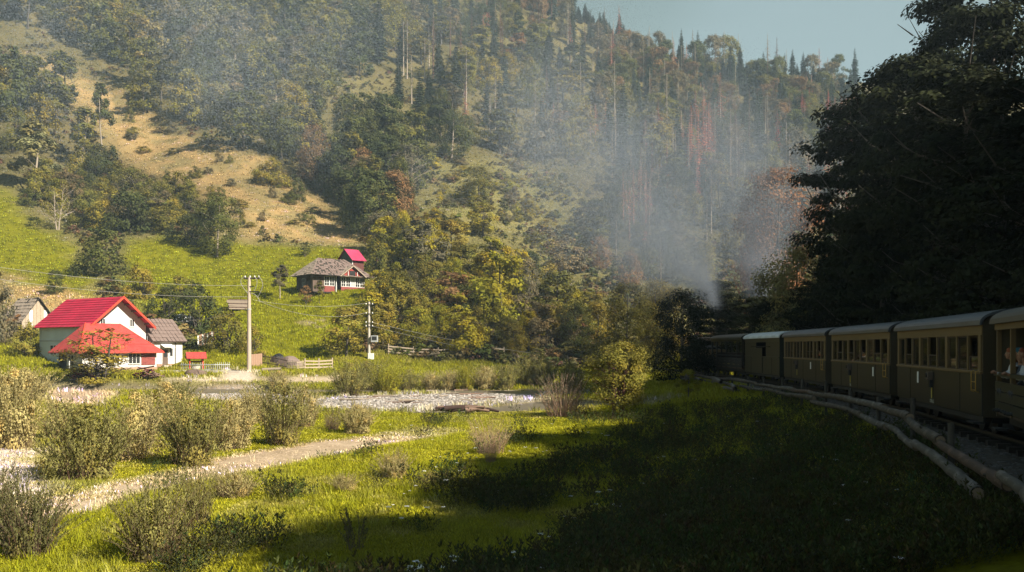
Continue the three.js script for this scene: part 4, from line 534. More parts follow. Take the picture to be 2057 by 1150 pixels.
{ // old derelict house on the meadow
  const x0 = (684 - CX) / F * 125, d0 = 125, yF = EYE + (HY - 588) / F * 125, o = thing('old_house', 'derelict wooden house on stilts with a broken shingle roof and glazed veranda', 'house', V(x0, yF, -d0), 0.733);
  part('log_wall', BX(8.8, 2.3, 3.9, 0, 1.15, -2.55), M.oldWood, o); part('end_wall', BX(0.05, 2.2, 3.86, -4.43, 1.15, -2.55), M.darkWood, o); part('floor', BX(9, 0.14, 4.9, 0, -0.07, -2.15), M.darkWood, o); part('front_boards', BX(1.75, 2.25, 0.55, -3.52, 1.13, -0.3), M.oldWood, o);
  windowUnit(o, -4.47, 1.3, -2.4, 0.75, 1.15, -Math.PI / 2, 2, 2, M.greyPaint);
  for (const [xa, xb] of [[-2.62, -1.0], [0.05, 3.9]]) { part('veranda_panel', BX(xb - xa, 0.82, 0.08, (xa + xb) / 2, 0.42, 0), M.redPaint, o, 'faded red boarded veranda parapet'); const n = Math.round((xb - xa) / 0.8); for (let k = 0; k < n; k++) windowUnit(o, xa + (k + 0.5) * (xb - xa) / n, 1.52, 0, (xb - xa) / n - 0.08, 1.3, 0, 2, 3, M.whitePaint, (k * 7 + n) % 3 === 1 ? M.greyPaint : M.dark); }
  part('door_opening', BX(1.0, 2.2, 0.05, -0.48, 1.1, -0.58), M.dark, o); part('veranda_post', BX(0.1, 2.25, 0.1, -0.72, 1.12, -0.02), M.whitePaint, o);
  for (const x of [-4.2, -2.6, -1, 0.1, 2.1, 4.1]) for (const z of [-0.15, -4.2]) part('stilt', BX(0.18, 2.2, 0.18, x, -1.2, z), x === 0.1 && z > -1 ? M.whitePaint : M.darkWood, o);
  const E = 2.25, Tp = 4.8, c = [[-5.15, E, 0.85], [5.15, E, 0.85], [5.15, E, -5.1], [-5.15, E, -5.1]], rl = [-2.4, Tp, -2.1], rr = [2.0, Tp, -2.1];
  part('roof_frame', poly([...c, rl, rr], [[0, 1, 5, 4], [2, 3, 4, 5], [3, 0, 4], [1, 2, 5], [3, 2, 1, 0]]), M.darkWood, o);
  shingles(31, c[0], c[1], rr, rl, 10, 42, M.shingle, o, 0.3); shingles(32, c[3], c[0], rl, rl.map((v, i) => v + (i === 2 ? -0.05 : 0)), 9, 22, M.shinglePale, o, 0.12); shingles(33, c[1], c[2], rr.map((v, i) => v + (i === 2 ? -0.05 : 0)), rr, 9, 22, M.shingle, o, 0.2); shingles(34, c[2], c[3], rl, rr, 8, 30, M.shingle, o, 0.2);
  const gx = 1.5, gw = 2.0, ga = 3.75, gz = 1.0, bk = -1.35;
  part('porch_gable', poly([[gx - gw, E, gz - 0.3], [gx + gw, E, gz - 0.3], [gx, ga - 0.05, gz - 0.3]], [[0, 1, 2]]), M.redBoard, o); part('gable_opening', BX(0.9, 0.75, 0.04, gx, E + 0.45, gz - 0.27), M.dark, o);
  for (const sg of [-1, 1]) { const A = sg < 0 ? [[gx - gw - 0.1, E - 0.05, bk], [gx - gw - 0.1, E - 0.05, gz], [gx, ga, gz], [gx, ga, bk]] : [[gx + gw + 0.1, E - 0.05, gz], [gx + gw + 0.1, E - 0.05, bk], [gx, ga, bk], [gx, ga, gz]]; part('porch_roof', slab(...A, 0.04), M.oldWood, o); shingles(40 + sg, ...A, 7, 14, sg < 0 ? M.shinglePale : M.shingle, o, 0.15, 'porch_shingles'); part('barge_board', slab([gx + sg * (gw + 0.1), E - 0.1, gz + 0.03], [gx + sg * (gw + 0.1), E + 0.03, gz + 0.03], [gx, ga + 0.07, gz + 0.03], [gx, ga - 0.06, gz + 0.03], 0.04), M.paleWood, o); part('gable_strut', BX(0.07, 0.75, 0.06, gx + sg * 0.75, E + 0.35, gz - 0.2), M.whitePaint, o); }
  part('gable_tie', BX(2 * gw, 0.08, 0.08, gx, E + 0.02, gz - 0.2), M.paleWood, o);
}
{ // red boarded tower behind it
  const q = { x: (719 - CX) / F * 131, d: 131 }, b = land(q.x, q.d) - 0.4, top = EYE + (HY - 521) / F * 131, o = thing('shed_tower', 'tall narrow boarded shed with a pink metal roof behind the old house', 'shed', V(q.x, b, -q.d), 0.733), h = top - b, w = 0.98, D = 3.8, rg = h + 1.55;
  part('wall', poly([[-w, 0, 0], [w, 0, 0], [w, h, 0], [-w, h, 0], [-w, 0, -D], [w, 0, -D], [w, h, -D], [-w, h, -D], [-w, rg - 0.1, -D / 2], [w, rg - 0.1, -D / 2]], [[0, 1, 2, 3], [5, 4, 7, 6], [1, 5, 6, 9, 2], [4, 0, 3, 8, 7]]), M.towerDark, o);
  for (let k = 0; k < 6; k++) part('board', BX(0.3, h - 0.1, 0.03, -w + 0.165 + k * 0.326, h / 2, 0.02), M.towerWood, o); part('corner_board', BX(0.1, h, 0.08, -w, h / 2, 0.01), M.whitePaint, o);
  part('roof', slab([-w - 0.25, h - 0.3, 0.4], [w + 0.25, h - 0.3, 0.4], [w + 0.25, rg, -D / 2], [-w - 0.25, rg, -D / 2], 0.06), M.pinkRoof, o); part('roof', slab([w + 0.25, h - 0.3, -D - 0.4], [-w - 0.25, h - 0.3, -D - 0.4], [-w - 0.25, rg, -D / 2], [w + 0.25, rg, -D / 2], 0.06), M.pinkRoof, o);
}
// ------------------------------------------------------------ poles, wires, yard things
function wire(label, A, B, sag, r = 0.014) { const g = new GB(), p = []; for (let i = 0; i <= 14; i++) { const t = i / 14; p.push(V(0, 0, 0).subVectors(B, A).multiplyScalar(t).add(V(0, -sag * 4 * t * (1 - t), 0))); } g.tube(p, () => r, 4, [1, 1, 1]); const m = single('overhead_wire', g.build(), M.wire, label, 'wire'); m.position.copy(A); return m; }
const pole1 = at(500, 745, 88), pole2 = at(741, 748, 97);
{
  const b = land(pole1.x, 88), H = EYE + (HY - 556) / F * 88 - b, o = thing('utility_pole', 'tall round concrete utility pole with a crossarm and looped cables', 'utility pole', V(pole1.x, b - 0.05, -88));
  part('shaft', new THREE.CylinderGeometry(0.15, 0.23, H, 14).translate(0, H / 2, 0), M.poleConcrete, o); part('crossarm', BX(1.5, 0.16, 0.16, 0.25, H - 0.12, 0), M.darkWood, o); part('bracket', BX(1.0, 0.1, 0.1, 0.5, H - 1.45, 0.1), M.blackIron, o); part('bracket', BX(0.5, 0.08, 0.08, 0.3, H - 0.95, 0.1), M.blackIron, o); part('band', CY(0.2, 0.2, 0.12, 0, H - 3.2, 0), M.greyPaint, o);
  for (const x of [-0.4, 0.1, 0.55, 0.95]) part('insulator', new THREE.LatheGeometry([[0, 0], [0.09, 0], [0.05, 0.07], [0.08, 0.1], [0.04, 0.17], [0, 0.18]].map(([u, v]) => new THREE.Vector2(u, v)), 8).translate(x, H - 0.04, 0), M.whitePaint, o);
  for (const [x1, y1, x2, y2, out] of [[-0.4, 0.1, -0.1, -1.6, -0.9], [0.95, 0.1, 0.9, -2.0, 0.75], [0.55, 0.05, 0.5, -1.5, 0.5], [0.15, -1.6, 1.1, -2.4, 0.1]]) { const g = new GB(), p = []; for (let i = 0; i <= 10; i++) { const t = i / 10; p.push(V(lerp(x1, x2, t) + Math.sin(t * Math.PI) * out * 0.6, H + lerp(y1, y2, t) + Math.sin(t * Math.PI) * 0.2, 0.12)); } g.tube(p, () => 0.026, 5, [1, 1, 1]); part('cable_loop', g.build(), M.wire, o); }
  const b2 = land(pole2.x, 97), H2 = EYE + (HY - 606) / F * 97 - b2, o2 = thing('electric_pole', 'thin square concrete pole with two grey meter boxes in front of the lower wood', 'utility pole', V(pole2.x, b2 - 0.05, -97));
  part('shaft', new THREE.CylinderGeometry(0.13, 0.19, H2, 4).rotateY(0.5).translate(0, H2 / 2, 0), M.concrete, o2); part('meter_box', RB(0.72, 0.72, 0.45, 0.62, H2 - 4.05, 0.1), M.greyPaint, o2); part('box_door', BX(0.5, 0.4, 0.03, 0.64, H2 - 3.98, 0.34), M.dark, o2); part('box_bracket', BX(0.3, 0.08, 0.1, 0.2, H2 - 4.0, 0), M.blackIron, o2); part('cabinet', RB(0.6, 1.15, 0.4, 0.25, H2 - 6.2, 0.22), M.whitePaint, o2);
  for (const y of [-0.3, -1.3, -2.3, -2.7]) { part('bracket', BX(0.75, 0.06, 0.06, 0.1, H2 + y, 0.14), M.blackIron, o2); for (const x of [-0.3, 0.4]) part('insulator', CY(0.05, 0.06, 0.14, x, H2 + y + 0.1, 0.14, 7), M.whitePaint, o2); }
  const T1 = (dy, dx = 0) => V(pole1.x + dx, b + H + dy, -88), T2 = (dy, dx = 0) => V(pole2.x + dx, b2 + H2 + dy, -97);
  wire('upper wire from the round pole to the left edge', T1(-0.9, -0.1), at(-90, 524, 72), 0.55); wire('lower wire from the round pole to the left edge', T1(-2.0, -0.1), at(-90, 548, 72), 0.6);
  wire('thin wire from the round pole to the house roof', T1(-3.3, -0.1), at(292, 648, 93), 0.4, 0.011); wire('upper wire between the two poles', T1(-2.3, 0.3), T2(-0.2, -0.3), 0.5); wire('middle wire between the two poles', T1(-2.4, 0.9), T2(-1.25, -0.3), 0.9); wire('wire from the second pole to the right above the river road', T2(-2.3, 0.4), at(1180, 722, 110), 0.5); wire('second lower wire running right from the second pole', T2(-2.7, 0.4), at(1180, 728, 108), 0.7, 0.011);
}
function picketRow(name, label, pts, hgt, gap, mat, rails = 2, wdt = 0.07, group) {   // pts: [x, d]; > picket, rail
  const o = thing(name, label, 'fence', onLand(pts[0][0], pts[0][1])), r = rng(pts.length + hgt * 100);
  for (let k = 0; k < pts.length - 1; k++) {
    const A = onLand(...pts[k]).sub(o.position), B = onLand(...pts[k + 1]).sub(o.position), l = Math.hypot(B.x - A.x, B.z - A.z), n = Math.max(2, Math.round(l / gap)), yaw = Math.atan2(-(B.z - A.z), B.x - A.x);
    for (let i = 0; i < n; i++) { const p = A.clone().lerp(B, (i + 0.5) / n), h = hgt * (0.88 + 0.2 * r()), m = part('picket', BX(wdt, h, 0.03), mat, o); m.position.set(p.x, p.y + h / 2 - 0.05, p.z); m.rotation.set(0, yaw, (r() - 0.5) * 0.08); }
    for (let j = 0; j < rails; j++) { const m = part('rail', BX(l, 0.07, 0.04), mat, o), c = A.clone().lerp(B, 0.5); m.position.set(c.x, c.y + hgt * (0.25 + 0.5 * j), c.z + 0.045); m.rotation.order = 'YXZ'; m.rotation.set(0, yaw, Math.atan2(B.y - A.y, l)); }
  }
  return o;
}
const G = (px, row) => { const h = hit(px, row, 60); return [h.x, h.d]; };
const H2 = (px, d) => [(px - CX) / F * d, d];
picketRow('garden_fence', 'low thin wire like garden fence in front of the red gazebo', [H2(362, 86.5), H2(395, 86), H2(430, 86), H2(462, 87)], 0.95, 0.2, M.greyPaint, 2, 0.035);
picketRow('picket_fence', 'dark old picket fence right of the round pole', [H2(524, 92), H2(552, 90.5), H2(578, 88.5)], 1.25, 0.24, M.oldWood); picketRow('picket_fence', 'pale crooked picket fence right of the dark one', [H2(576, 88.4), H2(596, 88), H2(611, 89)], 1.1, 0.18, M.paleWood);
function railRow(label, pts, rails, mat) { const o = thing('rail_fence', label, 'fence', onLand(...pts[0])), r = rng(pts.length * 7 + rails); for (let k = 0; k < pts.length; k++) { const p = onLand(...pts[k]).sub(o.position), m = part('post', CY(0.07, 0.09, 1.35, 0, 0.5, 0, 7), mat, o); m.position.copy(p); if (k < pts.length - 1) { const q = onLand(...pts[k + 1]).sub(o.position), l = p.distanceTo(q), yaw = Math.atan2(-(q.z - p.z), q.x - p.x); for (let j = 0; j < rails; j++) { const b = part('rail', BX(l * 1.03, 0.14, 0.05), mat, o), c = p.clone().lerp(q, 0.5); b.position.set(c.x, c.y + 0.25 + j * 0.32, c.z + 0.09 + 0.01 * (k % 2)); b.rotation.order = 'YXZ'; b.rotation.set(0, yaw, Math.atan2(q.y - p.y, Math.hypot(q.x - p.x, q.z - p.z)) + (r() - 0.5) * 0.05); } } } return o; }
railRow('pale horizontal rail fence right of the pickets', [H2(612, 89), H2(640, 90), H2(667, 91)], 3, M.paleWood); railRow('long grey rail fence under the lower wood beyond the river', [[780, 100], [830, 101], [880, 102], [930, 103], [975, 104], [1012, 105]].map(([p, d]) => H2(p, d)), 3, M.paleWood); railRow('short pale rail fence beyond the river at the right', [H2(1140, 103), H2(1175, 104), H2(1205, 105)], 3, M.paleWood);
{
  const [x, d] = H2(514, 91), o = thing('board_gate', 'leaning pinkish board gate beside the round pole', 'gate', onLand(x, d), 0.5); for (let k = 0; k < 7; k++) part('board', BX(0.17, 1.3 + 0.03 * k, 0.03, -0.55 + k * 0.18, 0.62, 0.002 * (k % 2)), M.pinkWood, o); for (const y of [0.3, 1.0]) part('batten', BX(1.25, 0.09, 0.03, 0, y, -0.035), M.oldWood, o);
  const [x2, d2] = H2(414, 101), o2 = thing('board_fence', 'short striped board fence in the shade above the gazebo', 'fence', onLand(x2, d2), 0.55); for (let k = 0; k < 11; k++) part('board', BX(0.15, 1.25 + 0.08 * (k % 3), 0.03, -0.9 + k * 0.17, 0.55 + k * 0.05, 0), k % 3 ? M.pinkWood : M.whitePaint, o2); part('rail', BX(1.9, 0.08, 0.03, -0.05, 0.6, -0.035).rotateZ(0.22), M.oldWood, o2);
  // gazebo
  const [gx, gd] = H2(393, 88.5), g = thing('garden_gazebo', 'small garden well shelter with a bright red gable roof on red posts', 'gazebo', onLand(gx, gd), 0.45), e = 1.35;
  for (const px of [-0.62, 0.62]) for (const pz of [-0.5, 0.5]) part('post', BX(0.09, e, 0.09, px, e / 2, pz), pz > 0 ? M.redTrim : M.darkWood, g);
  part('roof', slab([-0.95, e - 0.05, 0.8], [0.95, e - 0.05, 0.8], [0.95, e + 0.6, 0], [-0.95, e + 0.6, 0], 0.04), M.redRoof, g); part('roof', slab([0.95, e - 0.05, -0.8], [-0.95, e - 0.05, -0.8], [-0.95, e + 0.6, 0], [0.95, e + 0.6, 0], 0.04), M.redRoof, g);
  for (const sg of [-1, 1]) { part('brace', BX(0.08, 0.95, 0.06).rotateX(sg * 0.55).translate(0.62, 0.95, 0), M.redTrim, g); part('gable', poly([[sg * 0.8, e, 0.6], [sg * 0.8, e, -0.6], [sg * 0.8, e + 0.5, 0]], [[0, 1, 2]]), M.darkWood, g); }
  part('well_wall', CY(0.45, 0.48, 0.6, 0, 0.28, 0, 14), M.concrete, g); part('windlass', CY(0.08, 0.08, 1.2, 0, 0, 0, 8).rotateZ(Math.PI / 2).translate(0, 1.0, 0), M.oldWood, g);
  // retaining wall of the yard
  const w = thing('retaining_wall', 'low pale concrete kerb wall along the house terrace', 'wall', onLand(...H2(330, 83))); for (const [a, b, m] of [[322, 352, M.concrete], [352, 384, M.paleConcrete], [384, 416, M.paleConcrete], [416, 448, M.paleConcrete], [448, 482, M.concrete]]) { const p = onLand(...H2(a, 83.2)).sub(w.position), q = onLand(...H2(b, 83.2)).sub(w.position), s = part('wall_block', BX(q.x - p.x - 0.02, 0.5, 0.35), m, w); s.position.set((p.x + q.x) / 2, Math.max(p.y, q.y) - 0.05, -0.05 - (p.z + q.z) / -2); }
  // piles and heaps
  const wp = thing('wood_pile', 'stack of weathered grey planks on the meadow left of the round pole', 'wood pile', onLand(...G(477, 624)), 0.35), r = rng(5); for (let j = 0; j < 8; j++) for (let k = 0; k < 3; k++) part('plank', BX(2.3 + 0.3 * r(), 0.14, 0.42, (r() - 0.5) * 0.3, 0.2 + j * 0.165, -0.5 + k * 0.48 + (r() - 0.5) * 0.06).rotateY((r() - 0.5) * 0.1), (j + k) % 3 ? M.shinglePale : M.oldWood, wp); 
  const lump = (name, label, cat, p, sx, sy, sz, mat, seed) => { const g = new THREE.IcosahedronGeometry(1, 3), a = g.attributes.position, v = V(0, 0, 0); for (let i = 0; i < a.count; i++) { v.fromBufferAttribute(a, i); const k = 0.75 + 0.5 * fbm(v.x * 1.6 + seed, v.y * 1.6 + v.z * 1.3, 3); a.setXYZ(i, v.x * k * sx, Math.max(-0.1, v.y * k) * sy, v.z * k * sz); } g.computeVertexNormals(); const m = single(name, g, mat, label, cat); m.position.copy(p); return m; };
  lump('covered_heap', 'black covered heap behind the dark picket fence', 'heap', onLand(...H2(556, 93)), 0.85, 1.1, 0.7, M.blackIron, 3); lump('brush_heap', 'grey heap of brushwood behind the picket fence', 'heap', onLand(...H2(580, 92)), 1.3, 1.0, 0.8, M.shingle, 9); lump('covered_cart', 'grey covered cart in the shade behind the white annex', 'cart', onLand(...H2(370, 108)), 1.5, 1.5, 1.1, M.greyPaint, 5);
  const lg = new GB(); lg.tube([V(-0.9, 0.2, 0), V(0.9, 0.3, 0.1)], (i) => 0.2 - 0.04 * i, 9, [1, 1, 1]); const fl = single('fallen_log', lg.build(), M.paleWood, 'short pale log lying by the road below the board gate', 'log'); fl.position.copy(onLand(...H2(546, 84)));
  lump('rubble_heap', 'small heap of dark rubble below the concrete kerb wall', 'heap', onLand(...H2(392, 81)), 1.0, 0.5, 0.6, M.oldWood, 12); const sticks = (name, label, p, w, h, n, mats, seed) => { const o = thing(name, label, 'heap', p), q = rng(seed); for (let k = 0; k < n; k++) { const g = new GB(), x = (q() + q() - 1) * w, z = (q() - 0.5) * w * 0.7, y = h * q() * (1 - Math.abs(x) / w), a = q() * 6.28, l = 0.25 + q() * 0.5; g.tube([V(x - Math.cos(a) * l, Math.max(0, y - 0.1 * q()), z - Math.sin(a) * l), V(x + Math.cos(a) * l, y + 0.3 * q(), z + Math.sin(a) * l)], () => 0.03 + 0.04 * q(), 5, [1, 1, 1]); part('stick', g.build(), mats[k % mats.length], o); } };
  sticks('brush_heap', 'reddish heap of cut sticks on the bank below the house', onLand(...H2(295, 79)), 1.3, 0.8, 34, [M.drift, M.redBoard, M.driftDark], 14); sticks('brush_heap', 'dark red heap of cut brush on the earth bank at left', onLand(...H2(170, 79)), 1.6, 0.8, 38, [M.driftDark, M.redBoard, M.darkWood], 15);
  const ps = new GB(); ps.tube([V(0, -0.1, 0), V(0.02, 1.1, 0)], () => 0.05, 6, [1, 1, 1]); single('fence_post', ps.build(), M.whitePaint, 'lone white post on the grass left of the sparse olive tree', 'post').position.copy(onLand(...H2(138, 82)));
}
// driftwood on the gravel bar
{
  const r = rng(61), spots = []; for (let k = 0; k < 34; k++) spots.push([690 + r() * 380, 785 + r() * 26]); const names = ['pale bleached driftwood log on the gravel bar', 'reddish driftwood log on the gravel bar'];
  spots.forEach(([px, row], k) => { const q = hit(px, row, 30), g = new GB(), l = 0.3 + r() * 0.8, a = (r() - 0.5) * 1.6, rad = 0.03 + r() * 0.045; g.tube([V(-l, rad, 0), V(-l * 0.3, rad * 1.1, 0.12 * r()), V(l * 0.4, rad * 1.4, 0), V(l, rad * 2 * r(), 0.1)], (i) => rad * (1.1 - i * 0.2), 7, [1, 1, 1]); const t = k % 2; const m = single('driftwood_log', g.build(), t ? M.drift : M.paleWood, names[t], 'driftwood', t ? 'reddish driftwood logs' : 'bleached driftwood logs'); m.position.copy(onLand(q.x, q.d)); m.rotation.y = a; });
  const q = H2(942, 46.3), o = thing('driftwood_tangle', 'dark reddish tangle of driftwood trunks at the near water edge', 'driftwood', onLand(q[0], q[1], 0.0)), R = rng(8);
  for (let k = 0; k < 9; k++) { const g = new GB(), x = -1.2 + R() * 2.3, l = 0.5 + R() * 0.75, rd = 0.06 + R() * 0.08, y = 0.1 + R() * 0.22; g.tube([V(x - l, y, (R() - 0.5) * 0.5), V(x, y + 0.08, (R() - 0.5) * 0.3), V(x + l, y + 0.2 * (R() - 0.3), (R() - 0.5) * 0.6)], (i) => rd * (1.2 - 0.3 * i), 8, [1, 1, 1]); part('trunk', g.build(), k % 3 ? M.driftDark : M.drift, o); }
}
// ------------------------------------------------------------ log fence along the line
{
  const a0 = 66.5, b0 = onTrack(69, -3.1), o = thing('log_fence', 'long rough fence of stacked logs running along the railway', 'fence', V(b0.x, bedY - 0.3, -b0.d)), r = rng(17);
  const off0 = (a) => lerp(-2.55, -3.1, sstep(70, 80, a)), top = (a) => lerp(1.5, 1.9, sstep(68, 79, a)) - 0.5 * sstep(80, 125, a), tube = (pts, rad) => { const g = new GB(); g.tube(pts, (i, n) => rad * (1.12 - 0.26 * i / n) * (0.93 + 0.14 * vnoise(i * 1.7, rad * 90)), 10, [1, 1, 1]); const gg = g.build(), uv = []; for (let i = 0; i < gg.attributes.position.count; i++) uv.push(Math.floor(i / 10) * 0.3, (i % 10) / 10); gg.setAttribute('uv', new THREE.Float32BufferAttribute(uv, 2)); return gg; };
  for (const [off, ds, rad] of [[0, 0, 0.088], [-0.27, -0.14, 0.078]]) {
    let a = a0 + (off ? 7.5 : 0);
    while (a < 131) {
      const l = 3.4 + r() * 2.2, n = 12, pts = [], w = r() * 6, y0 = (r() - 0.5) * 0.14; for (let i = 0; i <= n; i++) { const q = onTrack(a + l * i / n, off0(a + l * i / n) + ds + 0.012 * Math.sin(i * 2.7 + w) + Math.sin(w + i * 0.3) * 0.02); pts.push(V(q.x, top(a + l * i / n) + off + y0 + Math.sin(w + i * 0.3) * 0.018, -q.d).sub(o.position)); }
      const rr = rad * (0.85 + 0.35 * r()); const m = part('log_rail', tube(pts, rr), [M.log, M.logGrey, M.logRed, M.log][Math.floor(r() * 4)], o); for (const e of [0, n]) { const t = pts[e].clone().sub(pts[e ? n - 1 : 1]).normalize(), c = new THREE.CircleGeometry(rr * 0.95, 9); c.lookAt(t); c.translate(pts[e].x + t.x * 0.004, pts[e].y + t.y * 0.004, pts[e].z + t.z * 0.004); part('cut_end', c, M.cut, m); }
      for (let k = 0; k < 2; k++) { const i = 2 + Math.floor(r() * 8), up = nrm([r() - 0.5, r() * 0.8 - 0.2, r() - 0.5]), p = pts[i], g = new GB(); g.tube([p, V(p.x + up[0] * (rr + 0.05), p.y + up[1] * (rr + 0.05), p.z + up[2] * (rr + 0.05))], (i) => 0.034 - 0.012 * i, 6, [1, 1, 1]); part('branch_stub', g.build(), M.logGrey, m); }
      a += l - 0.25;
    }
  }
  for (let a = a0 + 1; a < 131; a += 4.6) { const q = onTrack(a, off0(a) + 0.08), b = land(q.x, q.d) - 0.2, h = top(a) + 0.25 + r() * 0.25 - b, g = new GB(); g.tube([V(0, 0, 0), V((r() - 0.5) * 0.1, h, (r() - 0.5) * 0.1)], () => 0.055, 7, [1, 1, 1]); const m = part('post', g.build(), M.logGrey, o); m.position.set(q.x, b, -q.d).sub(o.position); }
  for (let k = 0; k < 9; k++) { const a = 112 + r() * 16, q = onTrack(a, -3.5 - r() * 0.5), q2 = onTrack(a + 3.5, -3.4 - r() * 0.5), y = 0.95 + (k % 3) * 0.2; part('log_rail', tube([V(q.x, y, -q.d).sub(o.position), V((q.x + q2.x) / 2, y + 0.06, -(q.d + q2.d) / 2).sub(o.position), V(q2.x, y + 0.08, -q2.d).sub(o.position)], 0.11), k % 2 ? M.log : M.logGrey, o); }
}

// ------------------------------------------------------------ track
{
  const rail = (s, y, w, h, mat, name) => { const p = [], idx = []; let n = 0; for (let a = 36; a < 165; a += 1.2, n++) { for (const [ds, dy] of [[-w, 0], [-w, h], [w, h], [w, 0]]) { const q = onTrack(a, s + ds); p.push(q.x, y + dy, -q.d); } } for (let i = 0; i < n - 1; i++) for (let k = 0; k < 4; k++) { const a = i * 4 + k, b = i * 4 + (k + 1) % 4; idx.push(a, a + 4, b, b, a + 4, b + 4); } const g = new THREE.BufferGeometry(); g.setAttribute('position', new THREE.Float32BufferAttribute(p, 3)); g.setIndex(idx); g.computeVertexNormals(); return g; };
  const o = thing('railway_track', 'narrow gauge railway track under the train', 'railway track', V(0, 0, 0)); part('rail', rail(-0.38, railY - 0.12, 0.03, 0.12, M.blackIron), M.blackIron, o); part('rail', rail(0.38, railY - 0.12, 0.03, 0.12), M.blackIron, o);
  const sl = []; for (let a = 66; a < 140; a += 0.75) { const q = onTrack(a, 0), g = BX(1.5, 0.14, 0.2).rotateY(-q.h); g.translate(q.x, railY - 0.19, -q.d); sl.push(g); } kindOf(part('sleepers', merge(sl), M.darkWood, o), 'stuff');
}
// ------------------------------------------------------------ the train
const TM = {
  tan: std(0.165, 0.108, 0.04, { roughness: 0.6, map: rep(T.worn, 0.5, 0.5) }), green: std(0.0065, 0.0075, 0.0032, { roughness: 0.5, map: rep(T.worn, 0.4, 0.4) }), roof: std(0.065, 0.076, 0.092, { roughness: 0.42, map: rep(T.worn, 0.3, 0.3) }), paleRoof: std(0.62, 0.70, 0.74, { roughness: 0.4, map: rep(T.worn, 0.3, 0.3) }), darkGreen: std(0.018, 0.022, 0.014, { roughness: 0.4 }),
  under: std(0.012, 0.012, 0.012, { roughness: 0.7 }), seat: std(0.05, 0.03, 0.02, { map: T.plank }), inside: std(0.09, 0.06, 0.035, { map: rep(T.plank, 0.7, 0.7) }), box: std(0.10, 0.075, 0.055), plate: std(0.8, 0.8, 0.78), yellow: std(0.45, 0.36, 0.06), brass: std(0.35, 0.24, 0.08, { roughness: 0.35, metalness: 0.8 }),
};
function markTex(text) { const c = document.createElement('canvas'); c.width = 256; c.height = 96; const x = c.getContext('2d'); x.fillStyle = '#15180c'; x.fillRect(0, 0, 256, 96); x.fillStyle = '#b9bcb6'; x.font = 'bold 62px sans-serif'; x.textAlign = 'center'; x.textBaseline = 'middle'; x.fillText(text, 128, 50); const t = new THREE.CanvasTexture(c); t.colorSpace = THREE.SRGBColorSpace; return t; }
const arch = (w, y0, h, n = 18) => { const a = []; for (let i = 0; i <= n; i++) { const t = Math.PI * i / n; a.push([-Math.cos(t) * w, y0 + Math.pow(Math.sin(t), 0.75) * h]); } return a; };
function roofGeo(L, w, y0, h, th = 0.05) { const o = arch(w, y0, h), i = arch(w - th, y0 - 0.01, h - th).reverse(), s = new THREE.Shape([...o, ...i].map(([a, b]) => new THREE.Vector2(a, b))); return new THREE.ExtrudeGeometry(s, { depth: L, bevelEnabled: false, curveSegments: 4 }).translate(0, 0, -L / 2).rotateY(Math.PI / 2); }
function endGeo(w, y0, ye, h) { const s = new THREE.Shape([[-w, y0], [w, y0], ...arch(w, ye, h).reverse()].map(([a, b]) => new THREE.Vector2(a, b))); return new THREE.ExtrudeGeometry(s, { depth: 0.05, bevelEnabled: false }).translate(0, 0, -0.025).rotateY(Math.PI / 2); }
